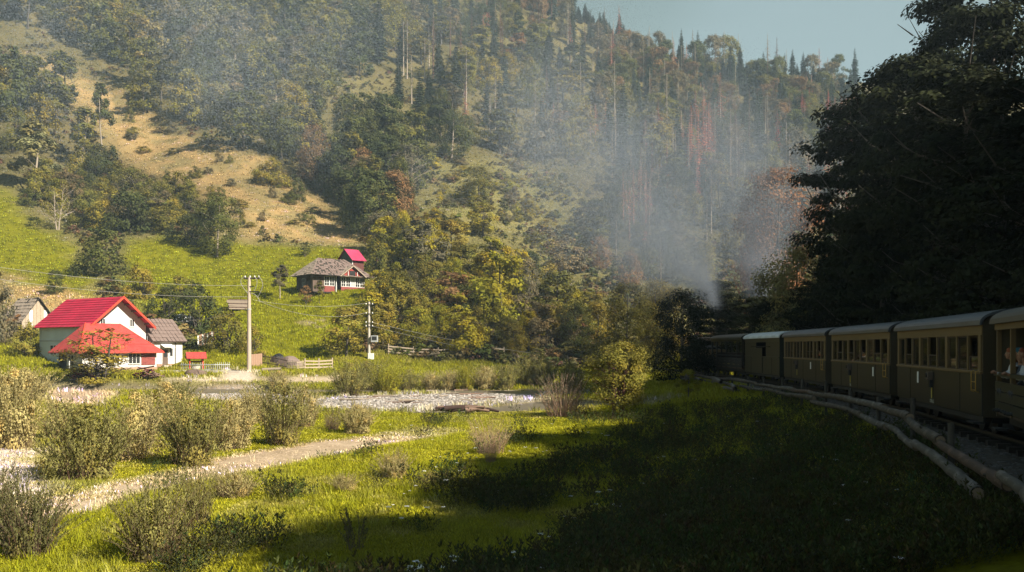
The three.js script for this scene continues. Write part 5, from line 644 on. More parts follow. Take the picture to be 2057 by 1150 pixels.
function car(name, label, a, style) {   // a: distance of its middle along the line. Local x forward, z to the right, y up from the rails
  const q1 = onTrack(a - 3.2, 0), q2 = onTrack(a + 3.2, 0), h = Math.atan2(q2.x - q1.x, q2.d - q1.d), o = thing(name, label, 'railway carriage', V((q1.x + q2.x) / 2, railY, -(q1.d + q2.d) / 2), Math.PI / 2 - h), L = 8.9, W = 1.1, hl = L / 2;
  const up = style.upper, lo = style.lower;
  part('underframe', RB(L - 0.2, 0.22, 1.7, 0, 0.55, 0), TM.under, o); part('floor', BX(L, 0.07, 2 * W - 0.04, 0, 0.70, 0), TM.inside, o); part('roof', roofGeo(L + 0.3, W + 0.12, 2.72, 0.42), style.roof, o); part('ceiling', BX(L - 0.1, 0.03, 2 * W - 0.1, 0, 2.74, 0), TM.inside, o);
  for (const sx of [-1, 1]) { const bg = part('bogie', RB(1.7, 0.2, 1.3, sx * 2.7, 0.4, 0), TM.under, o); for (const dx of [-0.5, 0.5]) for (const z of [-0.42, 0.42]) part('wheel', new THREE.CylinderGeometry(0.3, 0.3, 0.1, 18).rotateX(Math.PI / 2).translate(sx * 2.7 + dx, 0.3, z), TM.under, bg); part('coupler', CY(0.09, 0.09, 0.5, 0, 0, 0, 8).rotateZ(Math.PI / 2).translate(sx * (hl + 0.22), 0.62, 0), TM.under, o); part('step', BX(0.5, 0.05, 0.25, sx * (hl - 0.5), 0.35, -W - 0.02), TM.under, o); }
  if (!style.open) for (const sx of [-1, 1]) { part('end_wall', endGeo(W, 0.5, 2.72, 0.36).translate(sx * (hl - 0.02), 0, 0), style.end, o); part('end_door', BX(0.05, 1.9, 0.7, sx * (hl + 0.02), 1.62, 0), TM.darkGreen, o); }
  for (const sz of [-1, 1]) {
    const z = sz * W;
    if (style.open) {
      for (let k = 0; k < 7; k++) part('post', BX(0.11, 2.05, 0.09, -hl + 0.06 + k * (L - 0.12) / 6, 1.7, z - sz * 0.05), k === 6 || k === 5 ? up : lo, o);
      for (let k = 0; k < 3; k++) part('side_board', BX(L - 0.05, 0.2, 0.05, 0, 0.85 + k * 0.23, z), lo, o); part('hand_rail', BX(L, 0.08, 0.1, 0, 1.58, z), lo, o); part('roof_board', BX(L, 0.16, 0.06, 0, 2.66, z), up, o);
      continue;
    }
    part('side_panel', RB(L, 1.02, 0.06, 0, 1.04, z, 0.02), lo, o); part('skirt', BX(L - 0.1, 0.16, 0.05, 0, 0.46, z - sz * 0.05), TM.under, o);
    for (const [x, w] of [[-2.7, 0.02], [-0.1, 0.02], [2.6, 0.02]]) part('panel_joint', BX(w, 0.98, 0.015, x, 1.04, z + sz * 0.034), TM.under, o);
    part('belt_rail', RB(L, 0.07, 0.1, 0, 1.575, z + sz * 0.01, 0.015), style.solid ? lo : up, o); part('letter_board', RB(L, 0.26, 0.06, 0, 2.6, z, 0.015), up, o);
    if (style.solid) { part('upper_panel', RB(3.2, 0.9, 0.05, -2.85, 2.05, z), lo, o); part('upper_panel', RB(3.2, 0.9, 0.05, 2.85, 2.05, z), lo, o); part('sliding_door', RB(2.3, 1.55, 0.05, 0.6, 1.35, z + sz * 0.06), lo, o); part('door_rail', BX(4.8, 0.05, 0.05, 0, 2.2, z + sz * 0.07), TM.under, o); continue; }
    const n = style.windows, gap = (L - 0.3) / n;
    for (let k = 0; k <= n; k++) { const thick = k % 3 === 0 ? 0.2 : 0.075; part('window_post', RB(thick, 0.9, 0.075, -hl + 0.15 + k * gap + (k === 0 ? 0.02 : k === n ? -0.02 : 0), 2.04, z, 0.012), up, o); }
    for (let k = 0; k < n; k++) { const x = -hl + 0.15 + (k + 0.5) * gap, down = style.down.includes(k), hh = down ? 0.36 : 0.86; const fr = part('window_frame', merge([BX(gap - 0.1, 0.035, 0.03, x, 1.61 + hh - 0.017, z - sz * 0.012), BX(gap - 0.1, 0.035, 0.03, x, 1.63, z - sz * 0.012), BX(0.035, hh - 0.07, 0.03, x - gap / 2 + 0.07, 1.61 + hh / 2, z - sz * 0.012), BX(0.035, hh - 0.07, 0.03, x + gap / 2 - 0.07, 1.61 + hh / 2, z - sz * 0.012)]), TM.inside, o); part('pane', new THREE.PlaneGeometry(gap - 0.12, hh - 0.04).translate(x, 1.61 + hh / 2, z - sz * 0.014), M.glass, fr); }
  }
  if (!style.solid) for (let k = 0; k < 6; k++) for (const z of [-0.58, 0.58]) { part('bench', RB(0.45, 0.07, 0.85, -hl + 1 + k * 1.4, 1.15, z), TM.seat, o); part('bench_back', RB(0.06, 0.65, 0.85, -hl + 0.76 + k * 1.4, 1.45, z), TM.seat, o); part('bench_leg', BX(0.06, 0.4, 0.06, -hl + 1 + k * 1.4, 0.93, z), TM.seat, o); }
  return { o, hl, W };
}
function fittings({ o, hl, W }, px, bx, text) {   // plate, lamp box, lettering, handrails on the left side
  const z = -W - 0.045; part('number_plate', RB(0.14, 0.34, 0.02, px, 1.27, z, 0.006), TM.plate, o, 'small white plate on the green side');
  const b = part('lamp_box', RB(0.22, 0.24, 0.16, bx, 1.36, z - 0.06), TM.box, o); part('lamp_lens', new THREE.CylinderGeometry(0.07, 0.07, 0.03, 12).rotateX(Math.PI / 2).translate(bx, 1.38, z - 0.155), TM.under, b); part('lamp_bracket', RB(0.16, 0.22, 0.1, bx + 0.02, 1.14, z - 0.03), TM.under, b); part('yellow_mark', BX(0.08, 0.3, 0.01, bx + 0.03, 0.86, z + 0.006), TM.yellow, o);
  if (text) part('lettering', new THREE.PlaneGeometry(0.62, 0.2).rotateY(Math.PI).translate(bx, 0.64, z + 0.002), std(1, 1, 1, { map: markTex(text), roughness: 0.5 }), o);
  for (const x of [-hl + 0.16, -hl + 0.5]) { const g = new GB(); g.tube([V(x, 1.62, z), V(x, 1.6, z - 0.07), V(x, 1.12, z - 0.07), V(x, 1.1, z)], () => 0.014, 6, [1, 1, 1]); part('grab_rail', g.build(), TM.brass, o); } for (const y of [1.35, 1.15]) part('grab_rail', BX(0.34, 0.025, 0.025, -hl + 0.33, y, z - 0.07), TM.brass, o);
}
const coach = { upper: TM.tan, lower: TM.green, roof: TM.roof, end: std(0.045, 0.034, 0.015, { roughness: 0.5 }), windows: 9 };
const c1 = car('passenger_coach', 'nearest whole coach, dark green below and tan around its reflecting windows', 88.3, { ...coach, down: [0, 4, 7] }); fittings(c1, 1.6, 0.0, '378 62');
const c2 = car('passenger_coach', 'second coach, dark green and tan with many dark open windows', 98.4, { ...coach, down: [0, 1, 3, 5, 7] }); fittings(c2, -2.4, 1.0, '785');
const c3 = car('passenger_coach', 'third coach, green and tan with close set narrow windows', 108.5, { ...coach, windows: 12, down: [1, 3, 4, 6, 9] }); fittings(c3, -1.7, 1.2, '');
const c4 = car('closed_van', 'dark closed van with a pale blue curved roof beyond the coaches', 118.6, { upper: TM.darkGreen, lower: std(0.014, 0.016, 0.010, { roughness: 0.45 }), roof: TM.paleRoof, end: TM.darkGreen, solid: true });
const c0 = car('open_carriage', 'open sided carriage with passengers at the right edge of the photo', 78.45, { upper: TM.tan, lower: TM.darkGreen, roof: std(0.075, 0.066, 0.05, { roughness: 0.6 }), end: TM.darkGreen, open: true });
part('end_wall', endGeo(1.1, 0.6, 2.72, 0.36).translate(4.4, 0, 0), std(0.08, 0.065, 0.035, { roughness: 0.6 }), c0.o);
const c5 = car('open_carriage', 'dark open sided carriage at the far end behind the locomotive', 128.5, { upper: TM.darkGreen, lower: std(0.02, 0.018, 0.014), roof: TM.darkGreen, end: TM.darkGreen, open: true });
{ // locomotive with its tender, mostly hidden by trees
  const q1 = onTrack(136, 0), q2 = onTrack(144, 0), h = Math.atan2(q2.x - q1.x, q2.d - q1.d), o = thing('steam_locomotive', 'steam locomotive with a tan cab hidden by trees at the head of the train', 'locomotive', V((q1.x + q2.x) / 2, railY, -(q1.d + q2.d) / 2), Math.PI / 2 - h);
  part('frame', RB(7.4, 0.3, 1.6, 0, 0.62, 0), TM.under, o); part('boiler', new THREE.CylinderGeometry(0.62, 0.62, 3.9, 22).rotateZ(Math.PI / 2).translate(1.5, 1.55, 0), TM.under, o); part('smokebox', new THREE.CylinderGeometry(0.66, 0.66, 0.7, 22).rotateZ(Math.PI / 2).translate(3.4, 1.55, 0), TM.under, o); part('chimney', new THREE.LatheGeometry([[0.17, 0], [0.16, 0.6], [0.3, 0.95], [0.24, 1.15], [0.2, 1.15]].map(([a, b]) => new THREE.Vector2(a, b)), 16).translate(3.4, 2.1, 0), TM.under, o); part('steam_dome', new THREE.SphereGeometry(0.33, 16, 12).scale(1, 1.3, 1).translate(1.6, 2.2, 0), TM.brass, o);
  part('cab_side', BX(1.5, 1.1, 0.06, -1.2, 1.35, -0.98), TM.tan, o); part('cab_side', BX(1.5, 1.1, 0.06, -1.2, 1.35, 0.98), TM.tan, o); part('cab_front', BX(0.06, 1.95, 1.9, -0.45, 1.75, 0), TM.darkGreen, o); for (const z of [-0.95, 0.95]) for (const x of [-1.9, -0.5]) part('cab_post', BX(0.08, 0.9, 0.08, x, 2.3, z), TM.tan, o); part('cab_roof', roofGeo(2.0, 1.12, 2.7, 0.3).translate(-1.2, 0, 0), TM.under, o);
  part('tender', RB(1.9, 1.15, 1.8, -3.0, 1.4, 0), TM.tan, o, 'tan panelled tender'); part('coal', (() => { const g = new THREE.IcosahedronGeometry(0.8, 2), p = g.attributes.position; for (let i = 0; i < p.count; i++) { const k = 0.8 + 0.4 * hash(Math.round(p.getX(i) * 50), Math.round(p.getY(i) * 50), Math.round(p.getZ(i) * 50)); p.setXYZ(i, p.getX(i) * k, p.getY(i) * 0.4 * k, p.getZ(i) * k); } g.computeVertexNormals(); return g.translate(-3.0, 2.0, 0); })(), TM.under, o);
  for (let k = 0; k < 4; k++) for (const z of [-0.42, 0.42]) part('driving_wheel', new THREE.CylinderGeometry(0.38, 0.38, 0.1, 20).rotateX(Math.PI / 2).translate(-0.3 + k * 0.95, 0.38, z), TM.under, o); for (let k = 0; k < 2; k++) for (const z of [-0.42, 0.42]) part('tender_wheel', new THREE.CylinderGeometry(0.3, 0.3, 0.1, 18).rotateX(Math.PI / 2).translate(-3.5 + k, 0.3, z), TM.under, o); part('cylinder', new THREE.CylinderGeometry(0.25, 0.25, 0.8, 16).rotateZ(Math.PI / 2).translate(3.2, 0.6, -0.9), TM.under, o); part('connecting_rod', BX(2.9, 0.08, 0.05, 1.1, 0.42, -0.52), TM.brass, o);
}
// ------------------------------------------------------------ passengers: one continuous body each, meshed from a distance field
const cap = (p, a, b, ra, rb) => { const bx = b[0] - a[0], by = b[1] - a[1], bz = b[2] - a[2], l = bx * bx + by * by + bz * bz || 1e-9, t = clamp(((p[0] - a[0]) * bx + (p[1] - a[1]) * by + (p[2] - a[2]) * bz) / l, 0, 1); return Math.hypot(p[0] - a[0] - bx * t, p[1] - a[1] - by * t, p[2] - a[2] - bz * t) - lerp(ra, rb, t); };
function field(bones, c, half, res, k) {   // grid of side 2*half about c; smooth union with width k
  const mc = new MarchingCubes(res, M.dark, false, false, 120000), n = mc.size, out = []; mc.isolation = 0;
  for (let z = 0; z < n; z++) for (let y = 0; y < n; y++) for (let x = 0; x < n; x++) { const p = [c[0] + (x - n / 2) / (n / 2) * half, c[1] + (y - n / 2) / (n / 2) * half, c[2] + (z - n / 2) / (n / 2) * half]; let d = 1; for (const b of bones) { const e = cap(p, b[0], b[1], b[2], b[3]); if (e > d + k) continue; if (d > e + k) { d = e; continue; } const h = clamp(0.5 + 0.5 * (d - e) / k, 0, 1); d = lerp(d, e, h) - k * h * (1 - h); } mc.field[x + y * n + z * n * n] = -d; }
  mc.update(); const q = []; for (let i = 0; i < mc.count * 3; i += 3) q.push(c[0] + mc.positionArray[i] * half, c[1] + mc.positionArray[i + 1] * half, c[2] + mc.positionArray[i + 2] * half); return q;
}
function person(label, P, turn, { arm, twist = 0, shirt, skin = [0.30, 0.16, 0.10], legs = [0.03, 0.035, 0.05], hairMat, hat, longHair, sleeve = 0.6, lean = 0.15 }) {   // seated; local -z is towards the window, +x is the way the train goes
  const o = thing('person', label, 'person', P, turn), hip = 0.5, S = [[-0.02 - lean * 0.1, 1.0, -lean], 0], sh = S[0], B = [], hd = [0.03, 1.31, -lean - 0.08];
  const hand = (w, dir) => { const u = nrm(dir), s = nrm(crs(u, [0, 1, 0])), b = [], at1 = (f, g, y = 0) => [w[0] + u[0] * f + s[0] * g, w[1] + u[1] * f + s[1] * g + y, w[2] + u[2] * f + s[2] * g]; b.push([w, at1(0.085, 0, -0.005), 0.03, 0.036]); b.push([at1(0.03, -0.018), at1(0.085, -0.03), 0.02, 0.018], [at1(0.03, 0.018), at1(0.085, 0.03), 0.02, 0.018]); [-0.036, -0.012, 0.012, 0.035].forEach((g, i) => { const l = [0.062, 0.075, 0.07, 0.052][i]; b.push([at1(0.085, g), at1(0.085 + l * 0.55, g * 1.1, -0.012), 0.0095, 0.009], [at1(0.085 + l * 0.55, g * 1.1, -0.012), at1(0.085 + l * 0.9, g * 1.1, -0.04), 0.009, 0.0075]); }); b.push([at1(0.03, -0.03), at1(0.07, -0.06, -0.01), 0.012, 0.0105], [at1(0.07, -0.06, -0.01), at1(0.1, -0.055, -0.03), 0.0105, 0.009]); return b; };
  B.push([[0, hip, 0], [0, hip + 0.1, -0.02], 0.14, 0.135], [[0, hip + 0.1, -0.02], [sh[0], 0.88, sh[2]], 0.13, 0.14], [[-0.0, 0.98, sh[2]], [0, 0.9, sh[2]], 0.13, 0.14], [[-0.17, sh[1] - 0.02, sh[2]], [0.17, sh[1] - 0.02, sh[2]], 0.07, 0.07], [[0, sh[1], sh[2]], [hd[0] - 0.01, hd[1] - 0.1, hd[2] + 0.02], 0.06, 0.052]);
  for (const g of [-1, 1]) { B.push([[g * 0.1, hip, 0], [g * 0.13, hip - 0.02, -0.42], 0.085, 0.062], [[g * 0.13, hip - 0.02, -0.42], [g * 0.13, 0.08, -0.4], 0.06, 0.042], [[g * 0.13, 0.05, -0.38], [g * 0.13, 0.035, -0.55], 0.04, 0.034]); }
  const arms = arm.map(([el, wr], i) => [[(i ? 1 : -1) * 0.19, sh[1] - 0.03, sh[2]], el, wr]); for (const [a, e, w] of arms) B.push([a, e, 0.052, 0.042], [e, w, 0.04, 0.027]);
  const all = field(B, [0, 0.68, -0.2], 0.8, 76, 0.05), hands = []; for (const [, e, w] of arms) hands.push(...field(hand(w, [w[0] - e[0], w[1] - e[1], w[2] - e[2]]), [w[0] + (w[0] - e[0]) * 0.3, w[1] + (w[1] - e[1]) * 0.3 - 0.02, w[2] + (w[2] - e[2]) * 0.3], 0.15, 44, 0.012));
  const ca = Math.cos(twist), sa = Math.sin(twist), H = (x, y, z) => [hd[0] + x * ca + z * sa, hd[1] + y, hd[2] - x * sa + z * ca];
  const head = field([[H(0, 0.03, 0.01), H(0, 0.01, -0.005), 0.088, 0.086], [H(0, -0.05, -0.03), H(0, -0.085, -0.055), 0.062, 0.04], [H(0, 0.0, -0.085), H(0, -0.03, -0.112), 0.012, 0.017], [H(-0.02, -0.062, -0.088), H(0.02, -0.062, -0.088), 0.010, 0.010], [H(-0.085, -0.01, 0.0), H(-0.088, -0.035, 0.002), 0.018, 0.012], [H(0.085, -0.01, 0.0), H(0.088, -0.035, 0.002), 0.018, 0.012], [H(-0.035, 0.022, -0.078), H(0.035, 0.022, -0.078), 0.014, 0.014], [H(0, -0.1, 0.02), H(0, -0.16, 0.05), 0.05, 0.052]], [hd[0], hd[1] - 0.02, hd[2]], 0.2, 52, 0.025);
  const pos = [...all, ...hands, ...head], col = [], nA = all.length / 3, g = new THREE.BufferGeometry();
  for (let i = 0; i < pos.length / 3; i++) { const p = [pos[i * 3], pos[i * 3 + 1], pos[i * 3 + 2]]; let c = skin; if (i < nA) { const f = Math.min(...arms.map(([a, e, w]) => { const t = cap(p, e, w, 0.05, 0.04); return t < 0.015 && cap(p, a, e, 0.05, 0.04) > 0.02 ? Math.hypot(p[0] - e[0], p[1] - e[1], p[2] - e[2]) / Math.hypot(w[0] - e[0], w[1] - e[1], w[2] - e[2]) : -1; }).map((v) => -v)); c = p[1] > 1.06 && Math.hypot(p[0] - hd[0], p[2] - hd[2]) < 0.12 ? skin : p[1] < hip + 0.1 && (p[2] < -0.05 || p[1] < hip + 0.07) && p[1] < 0.62 && arms.every(([a, e, w]) => cap(p, e, w, 0.05, 0.05) > 0.02) ? (p[1] < 0.1 ? [0.02, 0.02, 0.02] : legs) : -f > sleeve ? skin : shirt; } col.push(...c); }
  g.setAttribute('position', new THREE.Float32BufferAttribute(pos, 3)); g.setAttribute('color', new THREE.Float32BufferAttribute(col, 3)); g.computeVertexNormals(); part('body', g, std(1, 1, 1, { vertexColors: true, roughness: 0.8 }), o);
  for (const sx of [-0.032, 0.032]) { const e = H(sx, 0.006, -0.086); part('eye', new THREE.SphereGeometry(0.0115, 10, 8).translate(...e), M.whitePaint, o); const p = H(sx, 0.005, -0.0945); part('pupil', new THREE.SphereGeometry(0.006, 8, 6).translate(...p), M.dark, o); }
  const hb = [[H(0, 0.055, 0.03), H(0, 0.02, 0.045), 0.088, 0.085], [H(-0.05, 0.08, -0.02), H(0.05, 0.08, -0.02), 0.05, 0.05]]; if (longHair) hb.push([H(-0.05, 0.0, 0.06), H(-0.06, -0.24, 0.07), 0.055, 0.045], [H(0.05, 0.0, 0.06), H(0.06, -0.24, 0.07), 0.055, 0.045]);
  const hg = new THREE.BufferGeometry(); hg.setAttribute('position', new THREE.Float32BufferAttribute(field(hb, [hd[0], hd[1] - 0.06, hd[2] + 0.03], 0.3, 48, 0.03), 3)); hg.computeVertexNormals(); part(hat ? 'cap' : 'hair', hg, hairMat, o);
  return o;
}
{
  const seatAt = (c, x, z) => V(x, 0.735, z).applyAxisAngle(V(0, 1, 0), c.o.rotation.y).add(c.o.position), rot = (c) => c.o.rotation.y;
  const out = [[[-0.22, 0.80, -0.34], [0.02, 0.87, -0.50]], [[0.24, 0.80, -0.34], [0.06, 0.88, -0.52]]], rest = [[[-0.26, 0.76, -0.18], [-0.14, 0.58, -0.36]], [[0.26, 0.76, -0.2], [0.16, 0.6, -0.38]]];
  person('passenger in a white sleeved shirt leaning out at the front of the open carriage', seatAt(c0, 3.95, -0.66), rot(c0), { arm: out, twist: -0.5, shirt: [0.5, 0.52, 0.56], hairMat: std(0.3, 0.09, 0.04), longHair: true, sleeve: 2 });
  person('passenger with a teal cap behind the leaning one in the open carriage', seatAt(c0, 3.35, -0.62), rot(c0), { arm: rest, twist: -0.9, shirt: [0.05, 0.07, 0.1], hairMat: std(0.02, 0.12, 0.17), hat: true });
  person('passenger with long reddish hair and a pale top in the open carriage', seatAt(c0, 2.75, -0.66), rot(c0), { arm: out, twist: -0.2, shirt: [0.4, 0.42, 0.46], hairMat: std(0.22, 0.06, 0.03), longHair: true, sleeve: 0.5 });
  person('passenger in a white shirt behind an open window of the second coach', seatAt(c2, 0.75, -0.5), rot(c2), { arm: out, twist: -0.6, shirt: [0.75, 0.78, 0.85], hairMat: std(0.03, 0.02, 0.015), sleeve: 2 });
  person('passenger in a red top behind an open window of the third coach', seatAt(c3, -1.6, -0.5), rot(c3), { arm: rest, twist: -0.6, shirt: [0.5, 0.04, 0.03], hairMat: std(0.04, 0.025, 0.015) });
}
// ------------------------------------------------------------ grass, flowers, stones
const tuft = (seed, blades, hgt, spread, wide) => { const r = rng(seed), g = new GB(); for (let k = 0; k < blades; k++) { const a = r() * 6.283, b = r() * 6.283, q = spread * Math.sqrt(r()), h = hgt * (0.55 + 0.6 * r()), lx = Math.cos(a) * h * (0.2 + 0.6 * r()), lz = Math.sin(a) * h * (0.2 + 0.6 * r()), x = Math.cos(b) * q, z = Math.sin(b) * q, N = nrm([lx * 0.3 / h, 1, lz * 0.3 / h + 0.15]), v = 0.7 + 0.6 * r(), k0 = g.p.length / 3, sx = -Math.sin(a) * wide, sz = Math.cos(a) * wide, c = [v * (0.95 + 0.2 * r()), v, v]; g.v(x - sx, 0, z - sz, ...N, c); g.v(x + sx, 0, z + sz, ...N, c); g.v(x + lx * 0.4 + sx * 0.7, h * 0.65, z + lz * 0.4 + sz * 0.7, ...N, c); g.v(x + lx * 0.4 - sx * 0.7, h * 0.65, z + lz * 0.4 - sz * 0.7, ...N, c); g.v(x + lx, h, z + lz, ...N, c); g.tri(k0, k0 + 1, k0 + 2); g.tri(k0, k0 + 2, k0 + 3); g.tri(k0 + 3, k0 + 2, k0 + 4); } const gg = g.build(); gg.deleteAttribute('normal'); return gg; };
const blade = (r, g, b) => new THREE.MeshPhysicalMaterial({ color: new THREE.Color().setRGB(r, g, b), vertexColors: true, roughness: 1, specularIntensity: 0.1, transmission: 0.3, thickness: 0, side: THREE.DoubleSide });
function scatter(name, label, geo, mat, n, seed, spot, size) { const im = new THREE.InstancedMesh(geo, mat, n), r = rng(seed), m = new THREE.Matrix4(), q = new THREE.Quaternion(), c = new THREE.Color(), up = V(0, 1, 0); let k = 0; for (let t = 0; t < n * 6 && k < n; t++) { const s = spot(r); if (!s) continue; const [sc, sy, col] = size(r, s); im.setMatrixAt(k, m.compose(onLand(s[0], s[1], -0.01), q.setFromAxisAngle(up, r() * 6.283), V(sc, sy, sc))); im.setColorAt(k, c.setRGB(...col)); k++; } im.count = k; im.name = name; kindOf(im, 'stuff'); tag(im, label, null); scene.add(im); return im; }
{
  const view = (r, d0, d1, p0 = -120, p1 = 2180) => { const d = d0 * Math.pow(d1 / d0, r()), x = (p0 + (p1 - p0) * r() - CX) / F * d; return [x, d]; };
  const tone = (r, x, d, k = 1) => { const [c] = cover(x, d), v = (0.75 + 0.5 * r()) * k, y = r() < 0.12 ? 1.35 : 1; return [c[0] * 0.9 * v * y, c[1] * v * y, c[2] * v * (y > 1 ? 3 : 1)]; };
  const grassy = (r, d0, d1, p0, p1) => { const [x, d] = view(r, d0, d1, p0, p1), [, g] = cover(x, d); if (r() > g) return null; const [s] = track(x, d); return Math.abs(s) < 2.4 ? null : [x, d]; };
  scatter('grass', 'short green grass of the meadow', tuft(1, 9, 0.06, 0.10, 0.006), blade(1, 1, 1), 120000, 41, (r) => grassy(r, 11, 48), (r, [x, d]) => { const k = 0.7 + 0.7 * r() + d / 60; return [k * (1 + d / 40), k * (0.6 + 0.5 * fbm(x / 2, d / 2, 2)), tone(r, x, d, 1.7)]; });
  scatter('tall_grass', 'taller seeded grass and weeds standing in the meadow', tuft(2, 8, 0.2, 0.08, 0.0045), blade(1, 1, 1), 8000, 42, (r) => { const s = grassy(r, 11, 60); return s && fbm(s[0] / 2.3 + 9, s[1] / 2.3, 3) > 0.5 ? s : null; }, (r, [x, d]) => { const k = 0.6 + 0.8 * r(); return [k * (1 + d / 60), k, tone(r, x, d, 1.6)]; });
  scatter('bank_grass', 'rough grass along the river and house terrace', tuft(3, 8, 0.3, 0.28, 0.02), blade(1, 1, 1), 26000, 43, (r) => grassy(r, 48, 125, -150, 1500), (r, [x, d]) => [0.8 + 0.9 * r(), 0.5 + 0.9 * r(), tone(r, x, d, 1.5)]);
  scatter('hill_grass', 'grass tufts of the meadow and tan slopes on the hill', tuft(4, 8, 0.34, 0.6, 0.05), blade(1, 1, 1), 60000, 44, (r) => grassy(r, 105, 330, -150, 1700), (r, [x, d]) => [(0.7 + 0.9 * r()) * d / 170, 0.35 + 0.6 * r(), tone(r, x, d, 1.5)]);
  const bushlet = crownGeo(300, { H: 1, R: 0.75, low: 0, n: 260, leaf: 0.2, clumps: 10, shape: 'dome', loose: 0.5 });
  scatter('undergrowth', 'low scrub covering the wooded slopes', bushlet, blade(1, 1, 1), 9000, 45, (r) => { const [x, d] = view(r, 100, 430, -150, 1760); if (inZone(Z.meadow, x, d, 2) > 0.2 || inZone(Z.meadow2, x, d, 2) > 0.2) return null; const t = Math.max(inZone(Z.tan, x, d, 4), inZone(Z.tan2, x, d, 2)); return t > 0.4 && r() > 0.015 ? null : fbm(x / 9, d / 9, 3) > 0.42 ? [x, d] : null; }, (r) => { const k = 0.5 + 1.5 * r() * r(), u = r(), c = u < 0.4 ? [0.10, 0.098, 0.03] : u < 0.75 ? [0.13, 0.115, 0.045] : [0.16, 0.125, 0.07]; return [k * 1.3, k, c.map((v) => v * (0.8 + 0.5 * r()))]; });
  const weedlet = brushGeo(301, { H: 0.6, R: 0.3, stems: 14, leaves: 12, leaf: 0.05, bare: 0.1, up: 0.9 })[1];
  scatter('weeds', 'leafy weeds scattered over the shaded meadow', weedlet, blade(1, 1, 1), 3800, 46, (r) => { const s = grassy(r, 10.5, 45, 300, 2150); return s && fbm(s[0] / 1.7, s[1] / 1.7 + 30, 3) + 0.32 * sstep(-15, -8, track(...s)[0]) > 0.66 + 0.1 * r() ? s : null; }, (r) => { const k = 0.5 + 0.9 * r(); return [k, k, [0.065, 0.072, 0.022].map((v) => v * (0.7 + 0.6 * r()))]; });
  const fl = new GB(); { const r = rng(9); for (let k = 0; k < 7; k++) { const a = k * 0.9, e = [Math.cos(a) * 0.03, 0.3 + r() * 0.03, Math.sin(a) * 0.03]; for (let j = 0; j < 5; j++) { const b = j * 1.257 + k; fl.leaf([e[0], e[1], e[2]], [Math.cos(b) * 0.022, 0.006, Math.sin(b) * 0.022], [Math.sin(b) * 0.008, 0, -Math.cos(b) * 0.008], [0, 1, 0], [1, 1, 1]); } } }
  scatter('wildflowers', 'small white wildflowers in the shaded meadow', fl.build(), blade(1, 1, 1), 230, 47, (r) => { const s = grassy(r, 10.5, 38, 780, 2080); return s && track(...s)[0] < -3.6 && fbm(s[0] / 2 + 4, s[1] / 2, 2) > 0.5 ? s : null; }, (r) => { const k = 0.5 + 0.6 * r(); return [k * 1.3, k * 0.9, [0.95, 0.97, 1]]; });
  const stone = new THREE.IcosahedronGeometry(1, 1); { const p = stone.attributes.position; for (let i = 0; i < p.count; i++) { const k = 0.75 + 0.45 * hash(Math.round(p.getX(i) * 40), Math.round(p.getY(i) * 40), Math.round(p.getZ(i) * 40)); p.setXYZ(i, p.getX(i) * k, p.getY(i) * k * 0.6, p.getZ(i) * k); } stone.computeVertexNormals(); }
  const bare = (z, r, d0, d1, p0, p1) => { const [x, d] = view(r, d0, d1, p0, p1); return z.some((q) => inZone(q, x, d, 0.5) > 0.5) ? [x, d] : null; };
  const sm = std(1, 1, 1, { roughness: 0.95 });
  scatter('gravel', 'grey and white river stones on the gravel bars', stone, sm, 9000, 48, (r) => bare([Z.bar, Z.bar2], r, 44, 84, 100, 1120), (r) => { const k = 0.05 + 0.18 * r() * r() * r(), v = 0.10 + 0.32 * r(); return [k, k, [v, v * 0.92, v * 0.84]]; });
  scatter('stones', 'pale stones on the earth bank at the left edge', stone, sm, 1500, 49, (r) => bare([Z.left], r, 14, 42, -120, 140), (r) => { const k = 0.03 + 0.14 * r() * r() * r(), v = 0.25 + 0.3 * r(); return [k, k, [v, v * 0.85, v * 0.72]]; });
  scatter('pebbles', 'small stones on the dirt track', stone, sm, 3500, 50, (r) => { const [x, d] = view(r, 13, 40, -100, 900); return lineDist(ROAD, x, d)[0] < 1.7 ? [x, d] : null; }, (r) => { const k = 0.008 + 0.03 * r() * r(), v = 0.2 + 0.25 * r(); return [k, k, [v * 1.5, v * 1.2, v * 0.9]]; });
  scatter('ballast', 'dark crushed stone beside the rails', stone, sm, 9000, 51, (r) => { const a = 62 + r() * 70, q = onTrack(a, (r() - 0.5) * 4.6); return [q.x, q.d]; }, (r) => { const k = 0.03 + 0.03 * r(), v = 0.06 + 0.08 * r(); return [k, k, [v, v * 0.95, v * 0.9]]; });
}
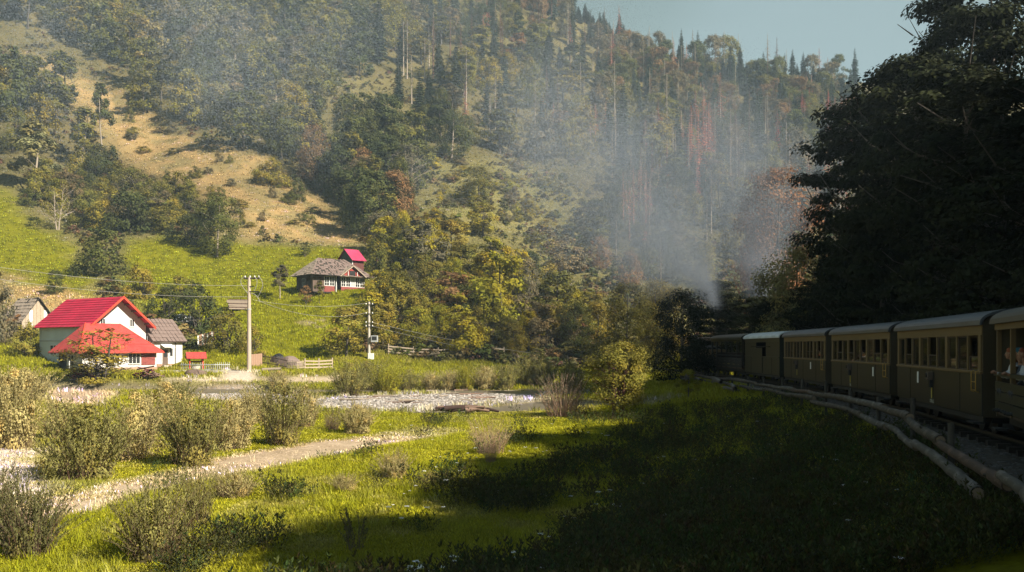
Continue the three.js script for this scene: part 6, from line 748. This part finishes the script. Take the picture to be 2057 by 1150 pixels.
// ------------------------------------------------------------ smoke from the locomotive: fine translucent flecks spread through the air
{
  const r = rng(99), g = new GB(), gauss = () => (r() + r() + r() + r() - 2) * 0.9;
  for (let k = 0; k < 26000; k++) { const c = [gauss() * 0.62, gauss() * 0.62, gauss() * 0.62], n = rdir(r), a = nrm(crs(n, rdir(r))), b = crs(n, a), s = 0.0032 + 0.0048 * r(); g.leaf([c[0] - a[0] * s, c[1] - a[1] * s, c[2] - a[2] * s], a.map((v) => v * s * 2), b.map((v) => v * s), n, [1, 1, 1]); }
  const puff = g.build(), list = [];
  const stream = (pts, n, seed) => { const q = rng(seed); for (let k = 0; k < n; k++) { const t = q() * (pts.length - 1), i = Math.min(pts.length - 2, Math.floor(t)), f = t - i, A = pts[i], B = pts[i + 1], w = lerp(A[4], B[4], f), p = at(lerp(A[0], B[0], f), lerp(A[1], B[1], f), lerp(A[2], B[2], f)); list.push([p.x + (q() + q() - 1) * w, p.y + (q() + q() - 1) * w * 0.8, p.z + (q() + q() - 1) * w, lerp(A[3], B[3], f) * (0.7 + 0.6 * q()), q()]); } };
  // [px, row, depth, puff radius, wander]
  stream([[1432, 612, 79, 0.8, 0.3], [1415, 580, 79, 1.5, 1.2], [1375, 530, 80, 2.8, 3.2], [1310, 470, 82, 4.5, 6], [1240, 400, 88, 6, 8]], 74, 1);
  stream([[1532, 612, 78, 0.9, 0.3], [1528, 570, 78, 1.7, 1.3], [1540, 500, 80, 3.0, 3.4], [1520, 420, 84, 4.5, 6], [1450, 330, 90, 6, 8], [1380, 250, 98, 7, 9]], 84, 2);
  stream([[1432, 612, 79, 0.9, 0.4], [1412, 575, 79, 1.6, 1.3], [1385, 540, 80, 2.4, 2.4]], 34, 7); stream([[1532, 612, 78, 0.9, 0.4], [1526, 572, 78, 1.7, 1.4], [1534, 520, 79, 2.6, 2.6]], 40, 8);
  stream([[1300, 450, 90, 6, 7], [1230, 380, 96, 8, 9], [1150, 300, 108, 10, 11], [1080, 230, 128, 12, 14], [1000, 150, 150, 15, 18]], 24, 3);
  { const q = rng(13); for (let k = 0; k < 16; k++) { const p = at(1120 + 500 * q(), 270 + 240 * q(), 95 + 50 * q()); list.push([p.x, p.y, p.z, 9 + 5 * q(), q()]); } }
  stream([[1640, 330, 88, 4, 4], [1720, 240, 80, 4, 5], [1770, 180, 75, 3.5, 4]], 10, 4);
  stream([[1000, 120, 165, 16, 26], [640, 90, 190, 20, 36], [300, 90, 205, 22, 40], [20, 120, 205, 22, 40]], 20, 5);
  const sm = new THREE.MeshStandardMaterial({ color: new THREE.Color().setRGB(0.235, 0.275, 0.335), roughness: 1, transparent: true, opacity: 0.10, side: THREE.DoubleSide }), im = new THREE.InstancedMesh(puff, sm, list.length), m = new THREE.Matrix4(), e = new THREE.Euler(), q = new THREE.Quaternion();
  list.forEach(([x, y, z, s, u], i) => im.setMatrixAt(i, m.compose(V(x, y, z), q.setFromEuler(e.set(u * 20, u * 37, u * 51)), V(s, s, s))));
  im.name = 'smoke'; kindOf(im, 'stuff'); tag(im, 'bluish grey locomotive smoke drifting across the hillside'); scene.add(im);
}

scene.traverse((o) => { if (o.isMesh) { o.castShadow = true; o.receiveShadow = true; } });
renderer.render(scene, camera);
